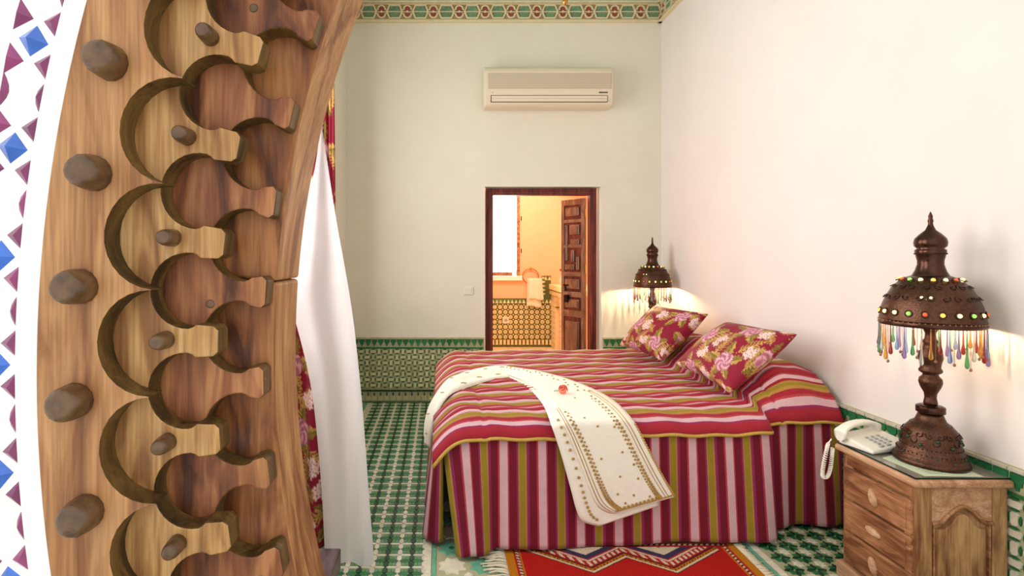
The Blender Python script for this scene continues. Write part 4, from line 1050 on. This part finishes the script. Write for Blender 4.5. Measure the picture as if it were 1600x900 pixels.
# ------------------------------------------------------------------ night stands
def bez(pts, n): return [tuple(p) for p in smooth_curve(pts, n)]
SX0, SX1, SY0, SY1, SZ = 1.555, 1.882, 1.715, 2.075, .52
def night_stand(label, dy):
    ns = thing('night_stand', label, 'nightstand', ((SX0 + SX1) / 2, (SY0 + SY1) / 2, 0), 'carved wooden night stands')
    x0, x1, y0_, y1_ = SX0 + .022, SX1 - .006, SY0 + .02, SY1 - .02
    MB().box(x0 + .012, x1 - .005, y0_ + .012, y1_ - .012, .05, SZ - .03).build('carcass', M['stand_v'], ns)
    for xx in (x0, x1 - .05):
        for yy in (y0_, y1_ - .05): MB().box(xx, xx + .05, yy, yy + .05, .0, SZ - .027).build('post', M['stand_v'], ns, bevel=.003)
    MB().box(x0 - .02, x1, y0_ - .014, y1_ + .014, .0, .062).build('plinth', M['stand_top'], ns, bevel=.008)
    tp = MB().box(SX0, SX1, SY0, SY1, SZ - .030, SZ - .005).build('top', M['stand_top'], ns, bevel=.010, seg=3)
    gl = MB().box(SX0 + .012, SX1 - .002, SY0 + .016, SY1 - .006, SZ - .0045, SZ).build('glass_plate', M['glass'], ns)
    ge = MB().box(SX0 + .011, SX0 + .0135, SY0 + .015, SY1 - .006, SZ - .0046, SZ + .0002).box(SX0 + .0135, SX1 - .002, SY0 + .015, SY0 + .0175, SZ - .0046, SZ + .0002).build('glass_edge', M['glass_edge'], ns)
    # side panels (ogee arched) towards -y and +y
    for yy, sg in ((y0_, -1), (y1_, 1)):
        xa, xb = x0 + .05, x1 - .05; xm = (xa + xb) / 2
        og = [(xa, .372), (xa + .03, .376), (xm - .055, .392), (xm - .02, .420), (xm, .428), (xm + .02, .420), (xm + .055, .392), (xb - .03, .376), (xb, .372)]
        fr_ = [(xa, SZ - .03)] + bez(og, 33) + [(xb, SZ - .03)]
        MB().prism(fr_, yy + sg * -.012, yy + sg * -.002, 'y').build('arched_rail', M['stand_top'], ns, bevel=.002)
        MB().tube([(p[0], yy + sg * .000, p[1] - .004) for p in bez(og, 33)], .006, 8).build('ogee_moulding', M['stand'], ns, True)
        inn = [(xa + .016, .08)] + [(lerp(xa + .016, xb - .016, k / 32), p[1] - .026) for k, p in enumerate(bez(og, 33))] + [(xb - .016, .08)]
        pn = MB().prism(inn[::-1], yy - sg * .013, yy + sg * .002, 'y', top=.90).build('side_panel', M['stand_v'], ns, bevel=.002)
        for xx in (xa + .004, xb - .010): MB().box(xx, xx + .006, min(yy, yy - sg * .012), max(yy, yy - sg * .012), .062, .372).build('bead', M['stand'], ns, bevel=.002)
    # apron and drawers face -x
    MB().box(x0 - .002, x0 + .014, y0_ + .02, y1_ - .02, SZ - .075, SZ - .03).build('apron', M['stand'], ns, bevel=.003)
    for k in range(3):
        z1 = SZ - .083 - k * .124; z0 = z1 - .116
        d = MB().box(x0 - .010, x0 + .012, y0_ + .014, y1_ - .014, z0, z1).build('drawer', M['stand'], ns, bevel=.006)
        mb = MB().box(x0 - .013, x0 - .009, y0_ + .030, y1_ - .030, z0 + .016, z1 - .016); mb.build('drawer_field', M['stand'], d, bevel=.004, shift=ns.location)
        ym = (y0_ + y1_) / 2; zm = (z0 + z1) / 2
        pl = MB(); R_ = Matrix.Rotation((1.25, .15, 1.2)[k], 4, 'X')
        for s, w in ((0, .0155), (1, .006)):
            m2 = MB().ball((0, 0, 0), .012 if s == 0 else .016, .033 if s == 0 else .030, w, 14, 8); pl.add([R_ @ Vector(v) for v in m2.v], m2.f)
        pl.v = [(v[0] + x0 - .015, v[1] + ym, v[2] + zm) for v in pl.v]
        pl.build('pull', M['stand_top'], d, True, shift=ns.location)
    return ns
ns = night_stand('carved wooden nightstand with glass top carrying the white phone', 0)
def copy_tree(o, parent=None):
    c = o.copy(); COL.objects.link(c); c.parent = parent
    for ch in list(o.children):
        if ch.type != 'LIGHT' or True: copy_tree(ch, c)
    return c
ns2 = copy_tree(ns); ns2.location = (ns.location.x - .005, 4.29, 0); ns2['label'] = 'wooden nightstand between the bed and doorway wall, hidden behind cushions'
# paper under the glass
pa = MB().prism([(1.61, 1.745), (1.80, 1.738), (1.805, 1.80), (1.79, 1.86), (1.66, 1.93), (1.60, 1.90)], SZ + .0003, SZ + .0009, 'z').build('paper_sheet', M['paper'], None, origin=(1.7, 1.8, SZ)); tag(pa, 'pale green printed sheet on the glass under the near lamp', 'paper')
ik = MB()
for k in range(4): ik.box(1.64, 1.69 - .012 * (k % 2), 1.765 + k * .012, 1.768 + k * .012, SZ + .0009, SZ + .0012)
ik.build('print', M['ink'], pa, world=True)

# ------------------------------------------------------------------ lamps
LR = 604.0
def zv(v): return SZ + (722.8 - v) * 1.86 / F
def lamp(label, loc, power):
    lm = thing('table_lamp', label, 'lamp', loc, 'pierced bronze table lamps with glass drops'); B0 = SZ
    pf = lambda lst: [(r / LR, zv(v) - B0) for r, v in lst]
    MB().lathe(pf([(62, 722.8), (64, 719), (62, 715), (58, 713), (57, 708), (55, 703), (51, 699), (50, 694), (48, 682), (42, 670), (33, 662), (26, 658), (23, 652), (20, 646)]), 40).build('base', M['bronze'], lm, True, world=False)
    MB().lathe(pf([(20, 646), (24.5, 645), (24.5, 636), (20, 634), (11, 633)]), 32).build('collar', M['bronze_s'], lm, True, world=False, bevel=.001)
    MB().lathe(pf([(11, 634), (12, 630), (11, 626), (10, 622), (11, 615), (17, 606), (20, 598), (19, 592), (14, 588), (13, 585), (19, 582), (20, 579), (17, 575), (18, 568), (21, 560), (20, 552), (14, 545), (11, 538), (14, 534), (10, 530), (9, 522), (14, 512), (24, 508), (10, 504), (6, 470)]), 28).build('stem', M['bronze'], lm, True, world=False)
    dome = [(86, 508), (86, 499), (84, 490), (81, 478), (74, 464), (64, 450), (52, 440), (40, 434), (31, 431)]
    MB().lathe(pf(dome) + pf([(r - 2, v + 1) for r, v in dome[::-1]]), 48, caps=False).build('shade', M['bronze'], lm, True, world=False)
    MB().lathe(pf([(86.5, 509), (88, 506), (87, 503), (86.5, 500), (86, 503)]), 48, caps=False).build('rim', M['bronze_s'], lm, True, world=False)
    MB().lathe(pf([(33, 433), (30, 430), (26, 424), (22, 414), (22, 408), (25, 398), (26, 395), (26, 391), (22, 389), (27, 385), (28, 379), (26, 373), (18, 366), (9, 360), (5, 353), (4, 350), (5, 345), (3.5, 342), (4, 338), (2, 334), (.5, 331)]), 28).build('crown', M['bronze_s'], lm, True, world=False)
    MB().ball((0, 0, zv(478) - B0), .028, .028, .036, 12, 8).build('bulb', M['bulb'], lm, True, world=False)
    jm = [MB().ball((0, 0, 0), .0068, .0068, .0072, 8, 6).mesh('jewel', m, True) for m in JEW]
    seqs = [(3, 1, 2, 0, 3, 1, 3, 2, 0, 3), (1, 3, 0, 3, 2, 3, 0, 2)]
    for (r, v, n, sq) in ((84.5, 488, 20, seqs[0]), (50, 437, 16, seqs[1])):
        for k in range(n):
            a = 2 * PI * (k + .3) / n; o = bpy.data.objects.new('jewel', jm[sq[k % len(sq)]]); COL.objects.link(o); o.parent = lm
            o.location = (r / LR * math.cos(a), r / LR * math.sin(a), zv(v) - B0)
    for k in range(5):    # emissive beads standing in for bulb light through the pierced shade, facing the room
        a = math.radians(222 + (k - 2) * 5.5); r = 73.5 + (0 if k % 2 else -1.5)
        o = bpy.data.objects.new('star_glow', jm[3]); COL.objects.link(o); o.parent = lm; o.location = (r / LR * math.cos(a), r / LR * math.sin(a), zv(466 - 3 * (k % 2)) - B0); o.scale = (.7, .7, .6)
    mb = MB()
    for k in range(60): a = 2 * PI * k / 60; mb.ball((86.6 / LR * math.cos(a), 86.6 / LR * math.sin(a), zv(502) - B0), .0025, n=6, m=4)
    o = mb.build('beading', M['brass'], lm, True, world=False); o['kind'] = 'stuff'
    tor = MB().tube([(.0105 * math.cos(q_), 0, .0115 * math.sin(q_)) for q_ in [2 * PI * e_ / 16 for e_ in range(17)]], .0016, 6, caps=False).mesh('setting', M['bronze_s'], True)
    for (r, v, n, tilt) in ((84.6, 488, 20, .25), (50.5, 437, 16, 1.1), (48.5, 684, 8, .35)):
        for k in range(n):
            a = 2 * PI * (k + .3) / n; o = bpy.data.objects.new('jewel_setting', tor); COL.objects.link(o); o.parent = lm
            o.location = (r / LR * math.cos(a), r / LR * math.sin(a), zv(v) - B0); o.rotation_euler = (-tilt, 0, a + PI / 2)
    swirl = MB(); q_ = [(.004 * t_ * math.cos(t_ * 2.2), 0, .004 * t_ * math.sin(t_ * 2.2)) for t_ in [.3 + .22 * e_ for e_ in range(14)]]; swirl.tube(q_, .0016, 5); sw_ = swirl.mesh('scroll', M['bronze_s'], True)
    for (r, v, n, tilt) in ((75, 464, 22, .75), (61.5, 447, 18, 1.0), (46.5, 675, 16, .5)):
        for k in range(n):
            a = 2 * PI * k / n; o = bpy.data.objects.new('scroll', sw_); COL.objects.link(o); o.parent = lm
            o.location = (r / LR * math.cos(a), r / LR * math.sin(a), zv(v) - B0); o.rotation_euler = (-tilt, 0, a + PI / 2); o.scale.x = 1 if k % 2 else -1
    for r, v in ((50.5, 696), (56, 704), (33, 663), (26, 397)):
        mb = MB()
        for k in range(44): a = 2 * PI * k / 44; mb.ball((r / LR * math.cos(a), r / LR * math.sin(a), zv(v) - B0), .0026, n=6, m=4)
        o = mb.build('beading', M['bronze_s'], lm, True, world=False); o['kind'] = 'stuff'
    dm = {}
    for k in range(38):
        a = 2 * PI * k / 38; ln = (.078, .105, .090, .120, .098)[k % 5]; c = (k * 7) % 6; key = (ln, c)
        if key not in dm:
            m = MB().tube([(0, 0, 0), (0, 0, -.008)], .0012, 5)
            m.lathe([(.0008, -.006), (.0016, -.02), (.0028, -ln * .7), (.0056, -ln * .9), (.0062, -ln), (.0040, -ln - .006), (.0006, -ln - .008)], 8)
            dm[key] = m.mesh('drop', DROPS[c], True)
        o = bpy.data.objects.new('glass_drop', dm[key]); COL.objects.link(o); o.parent = lm; o.location = (85.5 / LR * math.cos(a), 85.5 / LR * math.sin(a), zv(508) - B0)
        if k % 2 == 0:
            kk = ('chain', ln)
            if kk not in dm:
                m = MB(); L2 = ln + .012
                for q in range(int(L2 / .005)): m.ball((0, 0, -q * .005), .0015, n=5, m=4)
                m.ball((0, 0, -L2), .0055, .003, .0055, 8, 6); dm[kk] = m.mesh('bead_chain', M['chain'], True)
            a += PI / 38; o = bpy.data.objects.new('bead_chain', dm[kk]); COL.objects.link(o); o.parent = lm; o.location = (85.5 / LR * math.cos(a), 85.5 / LR * math.sin(a), zv(508) - B0)
    sm_ = [MB().ball((0, 0, 0), q_, n=8, m=5).mesh('stud', M['t_dark'], True) for q_ in (.006, .004)]
    for k, (v, r) in enumerate(((682, 48), (690, 50), (706, 56), (712, 57.5))):
        for q in range(6):
            a = q * PI / 3 + k * .5; o = bpy.data.objects.new('stud', sm_[0 if k < 2 else 1]); COL.objects.link(o); o.parent = lm; o.location = (r / LR * math.cos(a), r / LR * math.sin(a), zv(v) - B0)
    point('lamp_light', (0, 0, zv(490) - B0), power, (1.0, .74, .40), .03, lm)
    return lm
l1 = lamp('tall pierced bronze lamp with coloured glass drops beside the phone', (1.742, 1.865, SZ + .0012), 18.0)
l2 = lamp('distant pierced bronze lamp glowing in the corner beyond the cushions', (1.715, 4.245, SZ), 65.0)

# ------------------------------------------------------------------ telephone
ph = thing('telephone', 'white corded telephone on the nightstand glass', 'telephone', (1.655, 2.005, SZ), rz=math.radians(13))
def ploc(mb, nm, mt, **kw): return mb.build(nm, M[mt], ph, world=False, **kw)
bw_, bd = .088, .066
def ptop(x, y): return .020 + (x + bw_) / (2 * bw_) * .014 + (y + bd) / (2 * bd) * .022
ploc(MB().add([(-bw_, -bd, .004), (bw_ * .9, -bd * .9, .006), (bw_ * .9, bd, .006), (-bw_, bd, .004), (-bw_, -bd, .016), (bw_, -bd, ptop(bw_, -bd)), (bw_, bd, ptop(bw_, bd)), (-bw_, bd, ptop(-bw_, bd))], [(3, 2, 1, 0), (4, 5, 6, 7), (0, 1, 5, 4), (1, 2, 6, 5), (2, 3, 7, 6), (3, 0, 4, 7)]), 'base', 'plastic', bevel=.008, seg=3)
ploc(MB().box(-.07, .06, -.05, .05, 0, .008), 'underside', 'plastic_grey')
tl = (math.atan2(.022, 2 * bd), -math.atan2(.014, 2 * bw_), 0)
for i in range(4):
    for j in range(3):
        kk = ploc(MB().box(-.0065, .0065, -.0042, .0042, -.002, .0022), 'key', 'plastic_grey', bevel=.0012)
        cx, cy = -.022 + j * .026, -.036 + i * .0145; kk.location = (cx, cy, ptop(cx, cy)); kk.rotation_euler = tl
for j in range(2):
    kk = ploc(MB().box(-.010, .010, -.0042, .0042, -.002, .003), 'key', 'plastic_grey', bevel=.0012); cx, cy = -.03 + j * .032, -.052; kk.location = (cx, cy, ptop(cx, cy)); kk.rotation_euler = tl
# arched handset lies along the back edge
hp = [(-.102, .050, .050), (-.088, .050, .064), (-.055, .050, .079), (-.015, .050, .085), (.025, .050, .085), (.055, .050, .080), (.078, .050, .072)]
hs = smooth_curve(hp, 26); rows = []
for i, p in enumerate(hs):
    t_ = i / 25; e = abs(2 * t_ - 1); wd = .019 + .006 * sst(.55, .9, e) - .010 * sst(.93, 1, e); hg = .009 + .020 * sst(.50, .9, e); row = []
    for k in range(15):
        a = 2 * PI * k / 14; cx, cz = math.cos(a), math.sin(a); row.append((p[0], p[1] + wd * abs(cx) ** .6 * (1 if cx > 0 else -1), p[2] - .004 + (hg if cz < 0 else .009) * abs(cz) ** .6 * (1 if cz > 0 else -1)))
    rows.append(row)
mb = MB().grid(rows); mb.add(rows[0][:14], [tuple(range(14))]); mb.add(rows[-1][:14], [tuple(range(14))])
ploc(mb, 'handset', 'plastic', smooth=True)
jk = MB(); [jk.box(bw_ - .003, bw_ + .001, y, y + .007, .020, .026) for y in (-.03, -.012)]; ploc(jk, 'socket', 'dark')
# coiled cord: from the handset's lower end, loop hanging beside the stand
wl_ = lambda u, v, y: P(u, v, y)
cp = [wl_(1299, 686, 2.04), wl_(1294, 694, 2.03), wl_(1291, 706, 2.02), wl_(1287, 725, 2.01), wl_(1285, 740, 2.01), wl_(1288, 747, 2.01), wl_(1294, 743, 2.01), wl_(1298, 730, 2.01), wl_(1300, 712, 2.015), wl_(1301, 700, 2.03)]
pth = smooth_curve([tuple(p) for p in cp], 260); co = []
for i, p in enumerate(pth):
    a = i * 1.25; k = sst(15, 30, i); co.append(Vector(p) + Vector((math.cos(a) * .0055 * k, math.sin(a) * .0055 * k, 0)))
mw = ph.matrix_world.inverted() if False else (Matrix.Translation(ph.location) @ Matrix.Rotation(ph.rotation_euler.z, 4, 'Z')).inverted()
ploc(MB().tube([mw @ p for p in co], .0026, 6), 'coiled_cord', 'plastic', smooth=True)

# ------------------------------------------------------------------ air conditioner, switch, hanging lantern
a0, a1 = P(754, 113, YB), P(949, 173, YB); aw_ = a1.x - a0.x; ah = a0.z - a1.z
ac = thing('air_conditioner', 'ivory wall air conditioner mounted above the doorway', 'air conditioner', (a0.x, YB, a1.z))
pr = [(0, 0), (-.11, 0), (-.145, .012), (-.158, .045), (-.168, .13), (-.166, ah - .05), (-.155, ah - .02), (-.12, ah), (0, ah)]
MB().prism(pr, 0, aw_, 'x').build('casing', M['ac'], ac, world=False, bevel=.014, seg=3)
gz0, gz1 = ah - (148 - 113) / 60 * ah, ah - (125 - 113) / 60 * ah
g = MB().box(.035, aw_ - .02, -.172, -.16, gz0, gz1).build('intake_grille', M['ac_grille'], ac, world=False, bevel=.003)
for k in range(16):
    zz = lerp(gz0 + .006, gz1 - .006, k / 15); MB().box(.04, aw_ - .025, -.1745, -.171, zz - .0018, zz + .0018).build('slat', M['ac'], ac, world=False)
oz0, oz1 = ah * (173 - 168) / 60, ah * (173 - 158) / 60
MB().box(.055, aw_ - .05, -.1655, -.12, oz0, oz1).build('outlet', M['dark'], ac, world=False)
for k in range(2):
    lo_, hi_ = lerp(oz0, oz1, .04 + k * .46), lerp(oz0, oz1, .46 + k * .42); MB().add([(.061, -.168 - .002 * k, lo_), (aw_ - .056, -.168 - .002 * k, lo_), (aw_ - .056, -.171 - .002 * k, hi_), (.061, -.171 - .002 * k, hi_), (.061, -.15, lo_), (aw_ - .056, -.15, lo_), (aw_ - .056, -.16, hi_), (.061, -.16, hi_)], [(0, 1, 2, 3), (7, 6, 5, 4), (0, 4, 5, 1), (2, 6, 7, 3), (1, 5, 6, 2), (0, 3, 7, 4)]).build('louvre', M['ac'], ac, world=False)
mk = MB()
for k in range(7): mk.box(aw_ - .122 + k * .0105, aw_ - .122 + k * .0105 + .008, -.1695, -.166, oz1 + .018, oz1 + .027)
mk.box(.068, .074, -.1695, -.166, oz1 + .018, oz1 + .023)
mk.build('badge', M['dark'], ac, world=False)
sp_ = P(732, 454, YB); sw = thing('light_switch', 'small white light switch on the wall left of the doorway', 'light switch', (sp_.x, YB, sp_.z))
MB().box(-.04, .04, -.010, 0, -.036, .036).build('plate', M['plastic'], sw, world=False, bevel=.004)
MB().add([(-.022, -.010, -.022), (.022, -.010, -.022), (.022, -.010, .022), (-.022, -.010, .022), (-.022, -.013, -.022), (.022, -.013, -.022), (.022, -.018, .022), (-.022, -.018, .022)], [(4, 5, 6, 7), (0, 4, 7, 3), (1, 2, 6, 5), (0, 1, 5, 4), (3, 7, 6, 2)]).build('rocker', M['plastic'], sw, world=False)
lt = P(883, 9, 3.0); hl = thing('hanging_lantern', 'brass hanging lantern with its drop finial at the top edge', 'lantern', (lt.x, lt.y, lt.z))
MB().lathe([(.0005, 0), (.008, .006), (.016, .018), (.017, .026), (.010, .036), (.006, .046)], 16).build('drop_finial', M['brass'], hl, True, world=False)
MB().lathe([(.006, .044), (.02, .05), (.06, .07), (.10, .11), (.11, .13), (.105, .14)], 12).build('bowl', M['brass'], hl, False, world=False)
for k in range(6):
    a = k * PI / 3; MB().prism([(-.048, .14), (.048, .14), (.048, .34), (-.048, .34)], -.002, .002, 'y').build('pane', DROPS[(k % 2) * 4 + (0 if k % 2 else 1)], hl, world=False)
    o = hl.children[-1]; o.location = (.09 * math.cos(a), .09 * math.sin(a), 0); o.rotation_euler.z = a + PI / 2
    b = a + PI / 6; MB().tube([(.104 * math.cos(b), .104 * math.sin(b), .135), (.104 * math.cos(b), .104 * math.sin(b), .345)], .005, 6).build('strut', M['brass'], hl, True, world=False)
MB().lathe([(.11, .34), (.105, .36), (.07, .40), (.03, .43), (.015, .45), (.008, .47)], 12).build('cap', M['brass'], hl, False, world=False)
MB().tube([(0, 0, .46), (0, 0, ZC - lt.z)], .004, 6).build('chain', M['brass'], hl, True, world=False)
